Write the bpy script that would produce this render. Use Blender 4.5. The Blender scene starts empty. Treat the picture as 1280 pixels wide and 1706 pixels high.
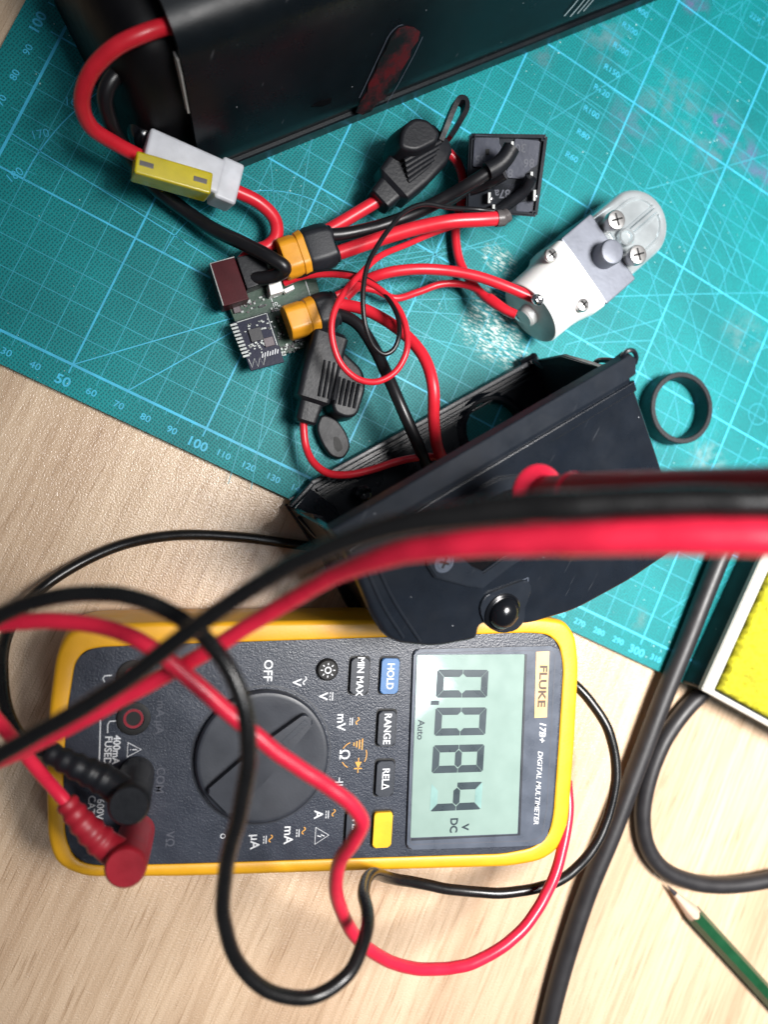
import bpy, bmesh, math, random
from mathutils import Vector, Matrix
random.seed(7)
SC = bpy.context.scene
COL = SC.collection
S = 0.001                                   # everything below is written in millimetres

# ------------------------------------------------------------------ camera
# pose solved from the millimetre grid printed on the cutting mat (u = x, v = y)
ROT = Matrix(((0.8731393869, 0.4066921278, 0.2687547659),
              (-0.4169671006, 0.9086922042, -0.0204184935),
              (-0.2525194012, -0.0942337046, 0.9629921915)))
CAM = Vector((94.2018, -29.1540, 305.7313))
FPX = 1360.04
cd = bpy.data.cameras.new('camera'); cam = bpy.data.objects.new('camera', cd); COL.objects.link(cam)
Rt = ROT.transposed()
cam.matrix_world = Matrix.Translation(CAM*S) @ Rt.to_4x4()
cd.sensor_fit = 'VERTICAL'; cd.sensor_height = 36; cd.sensor_width = 27
cd.lens = FPX/1706*36
cd.clip_start = 0.005; cd.clip_end = 50
cd.dof.use_dof = True; cd.dof.focus_distance = 0.287; cd.dof.aperture_fstop = 6.2
SC.camera = cam

def ray(px, py):
    return Rt @ Vector(((px-640)/FPX, -(py-853)/FPX, -1.0))
def at(px, py, z):                          # point of the photo's pixel at height z above the table
    d = ray(px, py); return CAM + d*((z-CAM.z)/d.z)
def atd(px, py, dist):                      # point of the photo's pixel at a distance from the lens
    return CAM + ray(px, py)*dist

# ------------------------------------------------------------------ world, lamps, exposure
w = bpy.data.worlds.new('World'); SC.world = w; w.use_nodes = True
bg = w.node_tree.nodes['Background']; bg.inputs[0].default_value = (0.80, 0.86, 1.0, 1); bg.inputs[1].default_value = 0.085
def area(name, loc, target, sx, sy, power, col, shape='RECTANGLE'):
    ld = bpy.data.lights.new(name, 'AREA'); ld.shape = shape; ld.size = sx; ld.size_y = sy
    ld.energy = power; ld.color = col
    o = bpy.data.objects.new(name, ld); COL.objects.link(o)
    o.location = Vector(loc)*S
    o.rotation_euler = (Vector(target)*S-o.location).to_track_quat('-Z', 'Y').to_euler()
    return o
def spot(name, loc, target, radius, power, col, cone, blend):
    ld = bpy.data.lights.new(name, 'SPOT'); ld.shadow_soft_size = radius; ld.energy = power; ld.color = col
    ld.spot_size = math.radians(cone); ld.spot_blend = blend
    o = bpy.data.objects.new(name, ld); COL.objects.link(o)
    o.location = Vector(loc)*S
    o.rotation_euler = (Vector(target)*S-o.location).to_track_quat('-Z', 'Y').to_euler()
    return o
spot('desk_lamp_light', (352, 115, 600), (440, 40, 0), 0.11, 43.0, (1.0, 0.965, 0.935), 90, 1.0)
tl = area('ceiling_tube', (640, -45, 1800), (640, -45, 0), 0.75, 0.15, 6.2, (0.86, 0.93, 1.0))
tl.rotation_euler = (0, 0, math.atan2(-.5, .85))
area('ceiling_panel', (330, 640, 1700), (200, 0, 0), 0.5, 0.5, 1.6, (0.90, 0.95, 1.0))
SC.view_settings.view_transform = 'Standard'; SC.view_settings.look = 'None'
SC.view_settings.exposure = 0; SC.view_settings.gamma = 1

# ------------------------------------------------------------------ materials
def newmat(name):
    m = bpy.data.materials.new(name); m.use_nodes = True
    nt = m.node_tree; b = nt.nodes['Principled BSDF']
    return m, nt, b
def N(nt, t, **kw):
    n = nt.nodes.new(t)
    for k, v in kw.items():
        if k in n.inputs: n.inputs[k].default_value = v
        else: setattr(n, k, v)
    return n
def plastic(name, col, rough=0.4, metal=0.0, bump=0.15, scale=1500, var=0.15, spec=0.5, **kw):
    """a coloured surface with a fine grain, faint mottling and uneven gloss"""
    m, nt, b = newmat(name); L = nt.links.new
    tc = N(nt, 'ShaderNodeTexCoord')
    n1 = N(nt, 'ShaderNodeTexNoise', Scale=140.0, Detail=5.0)
    n2 = N(nt, 'ShaderNodeTexNoise', Scale=float(scale), Detail=3.0)
    L(tc.outputs['Object'], n1.inputs['Vector']); L(tc.outputs['Object'], n2.inputs['Vector'])
    mr = N(nt, 'ShaderNodeMapRange'); mr.inputs['From Min'].default_value = .3; mr.inputs['From Max'].default_value = .7
    mr.inputs['To Min'].default_value = 1-var; mr.inputs['To Max'].default_value = 1+var
    L(n1.outputs['Fac'], mr.inputs['Value'])
    mx = N(nt, 'ShaderNodeVectorMath', operation='SCALE'); mx.inputs[0].default_value = col
    L(mr.outputs[0], mx.inputs['Scale']); L(mx.outputs[0], b.inputs['Base Color'])
    m2 = N(nt, 'ShaderNodeMapRange'); m2.inputs['From Min'].default_value = .3; m2.inputs['From Max'].default_value = .7
    m2.inputs['To Min'].default_value = max(.03, rough-.05); m2.inputs['To Max'].default_value = min(1, rough+.05)
    L(n1.outputs['Fac'], m2.inputs['Value']); L(m2.outputs[0], b.inputs['Roughness'])
    b.inputs['Metallic'].default_value = metal; b.inputs['Specular IOR Level'].default_value = spec
    if bump:
        bp = N(nt, 'ShaderNodeBump', Strength=bump, Distance=0.0002); L(n2.outputs['Fac'], bp.inputs['Height'])
        L(bp.outputs[0], b.inputs['Normal'])
    for k, v in kw.items(): b.inputs[k.replace('_', ' ')].default_value = v
    return m
def dusty(name, col, rough=0.35, dust=(0.35, 0.37, 0.4), spec=0.5):
    """black moulded plastic with specks of dust and faint scratches"""
    m = plastic(name, col, rough, bump=.12, scale=1800, var=.12, spec=spec)
    nt = m.node_tree; b = nt.nodes['Principled BSDF']; L = nt.links.new
    src = b.inputs['Base Color'].links[0].from_socket
    tc = N(nt, 'ShaderNodeTexCoord')
    bn = N(nt, 'ShaderNodeTexNoise', Scale=22.0, Detail=7.0, Roughness=.65); L(tc.outputs['Object'], bn.inputs['Vector'])
    br_ = N(nt, 'ShaderNodeMapRange'); br_.inputs['From Min'].default_value = .35; br_.inputs['From Max'].default_value = .65
    br_.inputs['To Min'].default_value = rough-.09; br_.inputs['To Max'].default_value = rough+.16
    L(bn.outputs['Fac'], br_.inputs['Value']); L(br_.outputs[0], b.inputs['Roughness'])
    vo = N(nt, 'ShaderNodeTexVoronoi', Scale=170.0); L(tc.outputs['Object'], vo.inputs['Vector'])
    lt = N(nt, 'ShaderNodeMath', operation='LESS_THAN'); lt.inputs[1].default_value = 0.035
    L(vo.outputs['Distance'], lt.inputs[0])
    wv = N(nt, 'ShaderNodeMapping'); wv.inputs['Scale'].default_value = (900, 45, 200); wv.inputs['Rotation'].default_value = (0, 0, .6)
    L(tc.outputs['Object'], wv.inputs['Vector'])
    ns = N(nt, 'ShaderNodeTexNoise', Scale=1.0, Detail=2.0); L(wv.outputs[0], ns.inputs['Vector'])
    gt = N(nt, 'ShaderNodeMapRange'); gt.inputs['From Min'].default_value = .72; gt.inputs['From Max'].default_value = .85; gt.inputs['To Max'].default_value = .25
    L(ns.outputs['Fac'], gt.inputs['Value'])
    ad = N(nt, 'ShaderNodeMath', operation='MAXIMUM'); L(lt.outputs[0], ad.inputs[0]); L(gt.outputs[0], ad.inputs[1])
    mix = N(nt, 'ShaderNodeMix', data_type='RGBA'); L(ad.outputs[0], mix.inputs['Factor'])
    L(src, mix.inputs[6]); mix.inputs[7].default_value = (*dust, 1)
    L(mix.outputs[2], b.inputs['Base Color'])
    return m

def patchy(name, c1, c2):
    """worn sticker: its colour broken up by bare patches"""
    m, nt, b = newmat(name); L = nt.links.new
    tc = N(nt, 'ShaderNodeTexCoord'); n1 = N(nt, 'ShaderNodeTexNoise', Scale=95.0, Detail=8.0, Roughness=.65); L(tc.outputs['Object'], n1.inputs['Vector'])
    r = N(nt, 'ShaderNodeValToRGB'); L(n1.outputs['Fac'], r.inputs['Fac'])
    e = r.color_ramp.elements; e[0].position = .42; e[0].color = (*c2, 1); e[1].position = .56; e[1].color = (*c1, 1)
    q = r.color_ramp.elements.new(.50); q.color = (c1[0]*.45, .010, .012, 1)
    L(r.outputs[0], b.inputs['Base Color']); b.inputs['Roughness'].default_value = .45; return m
def wood_material():
    m, nt, b = newmat('wood_laminate'); L = nt.links.new
    tc = N(nt, 'ShaderNodeTexCoord')
    def noise(scale, detail, sx, sy, dist=0.0):
        mp = N(nt, 'ShaderNodeMapping'); mp.inputs['Scale'].default_value = (sx, sy, 1); mp.inputs['Rotation'].default_value = (0, 0, math.radians(-3))
        L(tc.outputs['Object'], mp.inputs['Vector'])
        n = N(nt, 'ShaderNodeTexNoise', Scale=scale, Detail=detail, Distortion=dist); L(mp.outputs[0], n.inputs['Vector']); return n
    broad = noise(1.0, 4.0, 34, 4, .6)
    fine = noise(1.0, 5.0, 420, 16, .3)
    pores = noise(1.0, 2.0, 1500, 55)
    r1 = N(nt, 'ShaderNodeValToRGB'); L(broad.outputs['Fac'], r1.inputs['Fac'])
    e = r1.color_ramp.elements
    e[0].position = .32; e[0].color = (.59, .415, .275, 1); e[1].position = .68; e[1].color = (.755, .57, .395, 1)
    r2 = N(nt, 'ShaderNodeValToRGB'); L(fine.outputs['Fac'], r2.inputs['Fac'])
    e = r2.color_ramp.elements; e[0].position = .34; e[0].color = (.70, .63, .56, 1); e[1].position = .58; e[1].color = (1, 1, 1, 1)
    r3 = N(nt, 'ShaderNodeValToRGB'); L(pores.outputs['Fac'], r3.inputs['Fac'])
    e = r3.color_ramp.elements; e[0].position = .30; e[0].color = (.60, .52, .45, 1); e[1].position = .42; e[1].color = (1, 1, 1, 1)
    mu = N(nt, 'ShaderNodeMix', data_type='RGBA', blend_type='MULTIPLY'); mu.inputs['Factor'].default_value = .55
    L(r1.outputs[0], mu.inputs[6]); L(r2.outputs[0], mu.inputs[7])
    mu2 = N(nt, 'ShaderNodeMix', data_type='RGBA', blend_type='MULTIPLY'); mu2.inputs['Factor'].default_value = .7
    L(mu.outputs[2], mu2.inputs[6]); L(r3.outputs[0], mu2.inputs[7])
    L(mu2.outputs[2], b.inputs['Base Color'])
    b.inputs['Roughness'].default_value = .23
    b.inputs['Specular IOR Level'].default_value = .75
    g = N(nt, 'ShaderNodeTexNoise', Scale=1500.0, Detail=2.0); L(tc.outputs['Object'], g.inputs['Vector'])
    bp = N(nt, 'ShaderNodeBump', Strength=.6, Distance=.0004); L(g.outputs['Fac'], bp.inputs['Height'])
    L(bp.outputs[0], b.inputs['Normal'])
    return m

def mat_material():
    """green PVC: tiny pressed dots, stains, a scuffed patch and fine cuts"""
    m, nt, b = newmat('green_pvc'); L = nt.links.new
    tc = N(nt, 'ShaderNodeTexCoord')
    mp = N(nt, 'ShaderNodeMapping'); mp.inputs['Scale'].default_value = (1000, 1000, 0); mp.inputs['Rotation'].default_value = (0, 0, math.radians(14))
    L(tc.outputs['Object'], mp.inputs['Vector'])
    vo = N(nt, 'ShaderNodeTexVoronoi', Scale=.92, Randomness=.3, voronoi_dimensions='2D'); L(mp.outputs[0], vo.inputs['Vector'])
    dot = N(nt, 'ShaderNodeMapRange'); dot.inputs['From Min'].default_value = .18; dot.inputs['From Max'].default_value = .42
    L(vo.outputs['Distance'], dot.inputs['Value'])
    big = N(nt, 'ShaderNodeTexNoise', Scale=25.0, Detail=6.0); L(tc.outputs['Object'], big.inputs['Vector'])
    cr = N(nt, 'ShaderNodeValToRGB'); L(big.outputs['Fac'], cr.inputs['Fac'])
    e = cr.color_ramp.elements; e[0].position = .3; e[0].color = (.0015, .19, .20, 1); e[1].position = .7; e[1].color = (.0025, .285, .30, 1)
    dk = N(nt, 'ShaderNodeMix', data_type='RGBA', blend_type='MULTIPLY'); dk.inputs['Factor'].default_value = 1
    rd = N(nt, 'ShaderNodeValToRGB'); L(dot.outputs[0], rd.inputs['Fac'])
    e = rd.color_ramp.elements; e[0].color = (.40, .52, .55, 1); e[1].color = (1, 1, 1, 1)
    L(cr.outputs[0], dk.inputs[6]); L(rd.outputs[0], dk.inputs[7])
    cur = dk.outputs[2]
    geo = tc
    def blob(x, y, r, soft):
        d = N(nt, 'ShaderNodeVectorMath', operation='DISTANCE'); d.inputs[1].default_value = (x*S, y*S, .003)
        gp = N(nt, 'ShaderNodeNewGeometry'); L(gp.outputs['Position'], d.inputs[0])
        q = N(nt, 'ShaderNodeMapRange', interpolation_type='SMOOTHSTEP'); q.inputs['From Min'].default_value = r*S; q.inputs['From Max'].default_value = (r-soft)*S
        L(d.outputs['Value'], q.inputs['Value']); return q.outputs[0]
    def overlay(cur, fac, col):
        mx = N(nt, 'ShaderNodeMix', data_type='RGBA'); L(fac, mx.inputs['Factor']); L(cur, mx.inputs[6]); mx.inputs[7].default_value = (*col, 1)
        return mx.outputs[2]
    def mul(a, bb, k=1.0):
        q = N(nt, 'ShaderNodeMath', operation='MULTIPLY'); L(a, q.inputs[0])
        if hasattr(bb, 'links'): L(bb, q.inputs[1])
        else: q.inputs[1].default_value = bb
        if k != 1.0:
            q2 = N(nt, 'ShaderNodeMath', operation='MULTIPLY'); L(q.outputs[0], q2.inputs[0]); q2.inputs[1].default_value = k; return q2.outputs[0]
        return q.outputs[0]
    sn = N(nt, 'ShaderNodeTexNoise', Scale=160.0, Detail=6.0); L(tc.outputs['Object'], sn.inputs['Vector'])
    sm = N(nt, 'ShaderNodeMapRange'); sm.inputs['From Min'].default_value = .42; sm.inputs['From Max'].default_value = .62; L(sn.outputs['Fac'], sm.inputs['Value'])
    for px, py, r, col, k in ((1205, 215, 10, (.20, .03, .30), .6), (1195, 200, 4, (.30, .02, .40), .9), (1255, 265, 11, (.20, .04, .30), .5), (1270, 300, 9, (.22, .05, .25), .5),
                              (1050, 205, 17, (.16, .17, .30), .5), (1120, 160, 22, (.20, .20, .24), .45), (1160, 5, 9, (.24, .05, .30), .7), (1010, 70, 15, (.18, .2, .25), .4),
                              (1190, 240, 26, (.22, .22, .30), .4), (905, 90, 8, (.2, .15, .2), .5), (1180, 760, 14, (.4, .5, .5), .5), (1240, 560, 16, (.3, .35, .35), .3),
                              (1065, 1030, 7, (.2, .22, .2), .4), (1015, 55, 14, (.15, .3, .34), .5)):
        p = at(px, py, 3); cur = overlay(cur, mul(blob(p.x, p.y, r, r*.9), sm.outputs[0], k*.7), col)
    # scuffed pale patch beside the barrel
    gp = N(nt, 'ShaderNodeMapping'); gp.inputs['Rotation'].default_value = (0, 0, math.radians(-38)); gp.inputs['Scale'].default_value = (300, 1300, 0)
    L(tc.outputs['Object'], gp.inputs['Vector'])
    sc = N(nt, 'ShaderNodeTexNoise', Scale=1.0, Detail=4.0, Roughness=.7); L(gp.outputs[0], sc.inputs['Vector'])
    sq = N(nt, 'ShaderNodeMapRange'); sq.inputs['From Min'].default_value = .50; sq.inputs['From Max'].default_value = .60; L(sc.outputs['Fac'], sq.inputs['Value'])
    for px, py, r in ((800, 545, 11), (825, 570, 11), (840, 440, 7), (822, 425, 6), (855, 590, 9), (820, 510, 11), (845, 550, 10)):
        p = at(px, py, 3); cur = overlay(cur, mul(blob(p.x, p.y, r, r*.6), sq.outputs[0], .85), (.62, .72, .68))
    # crumbs of white dust
    v2 = N(nt, 'ShaderNodeTexVoronoi', Scale=150.0, voronoi_dimensions='2D'); L(tc.outputs['Object'], v2.inputs['Vector'])
    l2 = N(nt, 'ShaderNodeMath', operation='LESS_THAN'); 
    cm = N(nt, 'ShaderNodeTexNoise', Scale=60.0, Detail=3.0); L(tc.outputs['Object'], cm.inputs['Vector'])
    cq = N(nt, 'ShaderNodeMapRange'); cq.inputs['From Min'].default_value = .5; cq.inputs['From Max'].default_value = .75; cq.inputs['To Max'].default_value = .055; L(cm.outputs['Fac'], cq.inputs['Value'])
    L(cq.outputs[0], l2.inputs[1]); L(v2.outputs['Distance'], l2.inputs[0])
    cur = overlay(cur, mul(l2.outputs[0], .8), (.6, .85, .85))
    L(cur, b.inputs['Base Color'])
    b.inputs['Specular IOR Level'].default_value = .3
    b.inputs['Roughness'].default_value = .5
    bp = N(nt, 'ShaderNodeBump', Strength=.25, Distance=.0002); L(dot.outputs[0], bp.inputs['Height']); L(bp.outputs[0], b.inputs['Normal'])
    return m

def stippled(name, col):
    m = plastic(name, col, .30, bump=.6, scale=1900, var=.1); return m

M = dict(
    wood=wood_material(), pvc=mat_material(),
    ink=plastic('mat_ink', (.045, .47, .70), .5, bump=0),
    ink_dim=plastic('mat_ink_thin', (.025, .35, .45), .5, bump=0),
    black=dusty('black_plastic', (.0080, .0112, .0170), .30, spec=.40),
    black_worn=dusty('handled_black_plastic', (.0125, .0165, .0235), .33, spec=.5),
    black_gloss=plastic('black_film', (.005, .006, .008), .2, bump=.1, scale=250),
    film=plastic('shrink_film', (.0035, .0035, .0045), .5, bump=.2, scale=300, spec=.2),
    case=dusty('case_plastic', (.0045, .0075, .0100), .30, spec=.28),
    rubber=plastic('black_rubber', (.0085, .0095, .0125), .46, bump=.35, scale=900, spec=.35),
    soot=plastic('dark_inside', (.003, .003, .004), .7, spec=.08),
    pvc_black=plastic('black_insulation', (.008, .008, .0095), .34, bump=.05, scale=300),
    lead_black=plastic('black_silicone', (.0085, .0083, .0085), .27, bump=.12, scale=500),
    cable_grey=plastic('worn_black_cable', (.020, .019, .021), .46, bump=.15, scale=500),
    pvc_red=plastic('red_insulation', (.68, .018, .034), .34, bump=.06, scale=300, var=.1),
    lead_red=plastic('red_silicone', (.72, .020, .056), .30, bump=.1, scale=500, var=.1),
    plug_red=plastic('red_plug', (.36, .012, .025), .45, bump=.2, scale=800),
    amber=plastic('amber_nylon', (.72, .31, .015), .42, bump=.12),
    boot=plastic('grey_black_boot', (.012, .0135, .018), .45, bump=.2),
    white=plastic('white_nylon', (.86, .86, .84), .42, bump=.1, var=.04, Subsurface_Weight=.15, Subsurface_Scale=.003),
    frost=plastic('frosted_white', (.72, .74, .79), .4, bump=.1, Transmission_Weight=.25),
    dark_sleeve=plastic('smoky_sleeve', (.10, .09, .09), .3, bump=.2),
    fuse=plastic('yellow_fuse', (.74, .60, .008), .22, bump=.1, Transmission_Weight=.3),
    steel=plastic('bright_steel', (.55, .54, .53), .33, .8, bump=.1, scale=500),
    zinc=plastic('cast_zinc', (.19, .205, .245), .46, .3, bump=.25, scale=700, var=.12),
    chrome=plastic('polished_zinc', (.66, .72, .74), .14, .6, bump=.12, scale=260, var=.12),
    nickel=plastic('dull_nickel', (.56, .58, .57), .5, .25, bump=.1, scale=300),
    solder=plastic('solder', (.72, .72, .74), .25, 1.0, bump=.5, scale=350),
    pcb=plastic('green_circuit_board', (.008, .045, .022), .4, bump=.3, scale=900, var=.3),
    navy=plastic('dark_blue_board', (.008, .010, .030), .42, bump=.2, scale=900, spec=.2),
    maroon=plastic('maroon_block', (.055, .006, .009), .42, bump=.15, spec=.15),
    chip=plastic('black_chip', (.008, .008, .012), .4, bump=.1),
    taupe=plastic('taupe_chip', (.10, .075, .085), .4, bump=.1),
    tin=plastic('tinned_pad', (.30, .32, .31), .4, .4, bump=.2),
    silk=plastic('white_print', (.72, .74, .76), .5, bump=0),
    silk_dim=plastic('grey_moulded_print', (.085, .092, .115), .5, bump=0),
    orange_ink=plastic('orange_print', (.75, .36, .06), .5, bump=0),
    epoxy=plastic('relay_base', (.046, .052, .075), .42, bump=.25, scale=800),
    holster=plastic('yellow_holster', (.80, .395, .012), .42, bump=.18, scale=1300, var=.06),
    panel=stippled('grey_stippled_panel', (.034, .040, .056)),
    dial=plastic('dark_grey_dial', (.026, .030, .040), .42, bump=.1),
    bezel=plastic('grey_bezel', (.085, .10, .13), .3, bump=.1),
    key=plastic('dark_grey_key', (.022, .027, .038), .45, bump=.15),
    key_blue=plastic('blue_key', (.065, .17, .37), .45, bump=.15),
    key_yellow=plastic('yellow_key', (.82, .46, .012), .42, bump=.15),
    lcd=plastic('lcd_glass', (.27, .375, .335), .22, bump=0, var=.03, Coat_Weight=1.0),
    segment=plastic('lcd_segment', (.035, .052, .062), .3, bump=0),
    ghost=plastic('lcd_faded_segment', (.22, .37, .345), .3, bump=0),
    plate=plastic('tan_plate', (.80, .50, .22), .4, bump=0),
    plate_ink=plastic('brown_print', (.09, .055, .035), .5, bump=0),
    hole=plastic('socket_hole', (.003, .003, .003), .6),
    socket_red=plastic('red_socket_ring', (.28, .012, .025), .4),
    tray=plastic('cream_tray', (.46, .46, .42), .45, bump=.1, var=.06),
    tray_dark=dusty('black_painted_metal', (.012, .015, .014), .45, spec=.35),
    pencil=plastic('green_lacquer', (.008, .062, .024), .3, bump=.05, var=.15),
    cedar=plastic('bare_cedar', (.62, .44, .33), .6, bump=.4, scale=700),
    lead=plastic('graphite', (.05, .045, .055), .35, .3),
    red_label=patchy('torn_red_label', (.085, .007, .010), (.006, .007, .008)),
    fibre=plastic('grey_fibre_paper', (.34, .34, .32), .7, bump=.3),
    logo=plastic('pale_logo', (.30, .36, .38), .5, bump=0),
)
def sponge_material():
    m = plastic('yellow_sponge', (.48, .45, .014), .9, bump=1.0, scale=700, var=.35)
    return m
M['sponge'] = sponge_material()

# ------------------------------------------------------------------ building helpers
def tag(o, label=None, cat=None, group=None, kind=None):
    if label: o['label'] = label
    if cat: o['category'] = cat
    if group: o['group'] = group
    if kind: o['kind'] = kind
    return o
ORG = {}
def thing(name, label, cat, base, group=None):
    o = bpy.data.objects.new(name, None); COL.objects.link(o); o.empty_display_size = .005
    base = Vector(base); o.location = base*S; ORG[o] = base
    return tag(o, label, cat, group)
def obj(name, bm, mat, parent=None, base=None, smooth=True, label=None, kind=None, angle=35):
    """bm is in world millimetres; the object's origin is its parent's, or base"""
    if parent is not None: org = ORG[parent]
    else: org = Vector(base) if base is not None else Vector((0, 0, 0))
    bmesh.ops.recalc_face_normals(bm, faces=bm.faces)
    for v in bm.verts: v.co = (v.co-org)*S
    me = bpy.data.meshes.new(name); bm.to_mesh(me); bm.free()
    if smooth and me.polygons:
        me.polygons.foreach_set('use_smooth', [True]*len(me.polygons)); me.set_sharp_from_angle(angle=math.radians(angle))
    me.materials.append(mat)
    o = bpy.data.objects.new(name, me); COL.objects.link(o)
    if smooth:
        wn = o.modifiers.new('even_shading', 'WEIGHTED_NORMAL'); wn.keep_sharp = True; wn.weight = 80
    if parent is not None: o.parent = parent
    else: o.location = org*S
    ORG[o] = org
    return tag(o, label, None, None, kind)
def bmnew(): return bmesh.new()
def catmull(pts, n=10):
    P = [Vector(p) for p in pts]; out = []
    P = [P[0]*2-P[1]]+P+[P[-1]*2-P[-2]]
    for i in range(1, len(P)-2):
        p0, p1, p2, p3 = P[i-1:i+3]
        t01 = max((p1-p0).length**.5, 1e-3); t12 = max((p2-p1).length**.5, 1e-3); t23 = max((p3-p2).length**.5, 1e-3)
        m1 = (p2-p1+t12*((p1-p0)/t01-(p2-p0)/(t01+t12)))
        m2 = (p2-p1+t12*((p3-p2)/t23-(p3-p1)/(t12+t23)))
        for k in range(n):
            t = k/n
            out.append(p1*(2*t**3-3*t*t+1)+m1*(t**3-2*t*t+t)+p2*(-2*t**3+3*t*t)+m2*(t**3-t*t))
    out.append(P[-2]); return out
def tube(bm, pts, r, seg=14, cap=True):
    """tube along points; r is a number or one radius per point"""
    n = len(pts); rr = r if isinstance(r, (list, tuple)) else [r]*n
    T = []
    for i in range(n):
        d = pts[min(i+1, n-1)]-pts[max(i-1, 0)]; T.append(d.normalized())
    up = Vector((0, 0, 1)) if abs(T[0].z) < .9 else Vector((1, 0, 0))
    a = T[0].cross(up).normalized(); rings = []
    for i in range(n):
        a = (a-T[i]*a.dot(T[i])).normalized(); b = T[i].cross(a)
        rings.append([bm.verts.new(pts[i]+(a*math.cos(2*math.pi*k/seg)+b*math.sin(2*math.pi*k/seg))*rr[i]) for k in range(seg)])
    for i in range(n-1):
        for k in range(seg):
            bm.faces.new((rings[i][k], rings[i][(k+1) % seg], rings[i+1][(k+1) % seg], rings[i+1][k]))
    if cap:
        bm.faces.new(rings[0][::-1]); bm.faces.new(rings[-1])
    return bm
def lathe(bm, o, axis, prof, seg=40, close=False):
    """prof: list of (radius, height along axis)"""
    axis = Vector(axis).normalized(); o = Vector(o)
    up = Vector((0, 0, 1)) if abs(axis.z) < .9 else Vector((1, 0, 0))
    a = axis.cross(up).normalized(); b = axis.cross(a); rings = []
    for r, h in prof:
        if r < 1e-6: rings.append([bm.verts.new(o+axis*h)]); continue
        rings.append([bm.verts.new(o+axis*h+(a*math.cos(2*math.pi*k/seg)+b*math.sin(2*math.pi*k/seg))*r) for k in range(seg)])
    pairs = list(zip(rings, rings[1:]))
    if close: pairs.append((rings[-1], rings[0]))
    for A, B in pairs:
        for k in range(seg):
            j = (k+1) % seg
            if len(A) == 1 and len(B) == 1: continue
            if len(A) == 1: bm.faces.new((A[0], B[j], B[k]))
            elif len(B) == 1: bm.faces.new((A[k], A[j], B[0]))
            else: bm.faces.new((A[k], A[j], B[j], B[k]))
    return bm
def roundpoly(P, r, n=5):
    """round the corners of a polygon of 3-D points"""
    out = []; m = len(P)
    for i in range(m):
        a, b, c = P[i-1], P[i], P[(i+1) % m]
        d1 = (a-b); d2 = (c-b); k = min(r, d1.length*.45, d2.length*.45)
        s = b+d1.normalized()*k; e = b+d2.normalized()*k
        for t in range(n+1):
            t /= n; out.append(s*(1-t)**2+b*2*t*(1-t)+e*t*t)
    return out
def prism(bm, top, down, bevel=0.0, seg=3, taper=1.0):
    """solid from a top outline swept along the vector down; its upper edge rounded"""
    down = Vector(down); n = len(top)
    c = sum(top, Vector())/n
    tv = [bm.verts.new(p) for p in top]; bv = [bm.verts.new(c+(p-c)*taper+down) for p in top]
    f = bm.faces.new(tv); bm.faces.new(bv[::-1])
    for i in range(n): bm.faces.new((tv[i], bv[i], bv[(i+1) % n], tv[(i+1) % n]))
    if bevel:
        bmesh.ops.bevel(bm, geom=list(f.edges), offset=bevel, segments=seg, affect='EDGES', profile=.5, clamp_overlap=True)
    return bm
def inset(P, d, up=Vector((0, 0, 1))):
    """outline moved inward by d within its own plane"""
    n_ = len(P); o_ = []
    area_ = sum((P[i].cross(P[(i+1) % n_]) for i in range(n_)), Vector()).dot(up)
    sg = 1 if area_ > 0 else -1
    for i in range(n_):
        t = (P[(i+1) % n_]-P[i-1]); t = (t-up*t.dot(up)).normalized()
        o_.append(P[i]+up.cross(t)*sg*d)
    return o_
def dome(bm, P, h, r, flare=0.0, n=5, up=Vector((0, 0, 1))):
    """solid with a softly rounded upper edge: outline P at its top, h deep, edge radius r, base wider by flare"""
    rows = [[p-up*h for p in inset(P, -flare, up)]]
    for k in range(n+1):
        a = math.pi/2*k/n; rows.append([p-up*(r-r*math.sin(a)) for p in inset(P, r-r*math.cos(a), up)])
    R_ = [[bm.verts.new(p) for p in q] for q in rows]
    for A, B in zip(R_, R_[1:]):
        for k in range(len(P)): bm.faces.new((A[k], A[(k+1) % len(P)], B[(k+1) % len(P)], B[k]))
    bm.faces.new(R_[0][::-1]); bm.faces.new(R_[-1]); return bm
def obox(bm, c, X, Y, Z, bevel=0.0, seg=2):
    """box from centre and three half-extent vectors"""
    c, X, Y, Z = Vector(c), Vector(X), Vector(Y), Vector(Z)
    vs = [bm.verts.new(c+X*i+Y*j+Z*k) for i in (-1, 1) for j in (-1, 1) for k in (-1, 1)]
    fs = [bm.faces.new([vs[i] for i in q]) for q in ((0, 1, 3, 2), (4, 6, 7, 5), (0, 4, 5, 1), (2, 3, 7, 6), (0, 2, 6, 4), (1, 5, 7, 3))]
    if bevel:
        es = {e for f in fs for e in f.edges}
        bmesh.ops.bevel(bm, geom=list(es), offset=bevel, segments=seg, affect='EDGES', profile=.5, clamp_overlap=True)
    return bm
def sheet(bm, P):
    bm.faces.new([bm.verts.new(p) for p in P]); return bm
def strip(bm, P, width, up=Vector((0, 0, 1)), closed=False):
    """flat printed line along points"""
    n = len(P); L_, R_ = [], []
    for i in range(n):
        a = P[i-1] if (i > 0 or closed) else P[i]; c = P[(i+1) % n] if (i < n-1 or closed) else P[i]
        t = (c-a).normalized(); s = t.cross(up).normalized()*width/2
        L_.append(bm.verts.new(P[i]+s)); R_.append(bm.verts.new(P[i]-s))
    for i in range(n if closed else n-1):
        j = (i+1) % n; bm.faces.new((L_[i], L_[j], R_[j], R_[i]))
    return bm
def circle(c, r, X, Y, a0=0, a1=360, n=40):
    return [c+X*r*math.cos(math.radians(a0+(a1-a0)*i/n))+Y*r*math.sin(math.radians(a0+(a1-a0)*i/n)) for i in range(n+(0 if a1-a0 == 360 else 1))]
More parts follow.
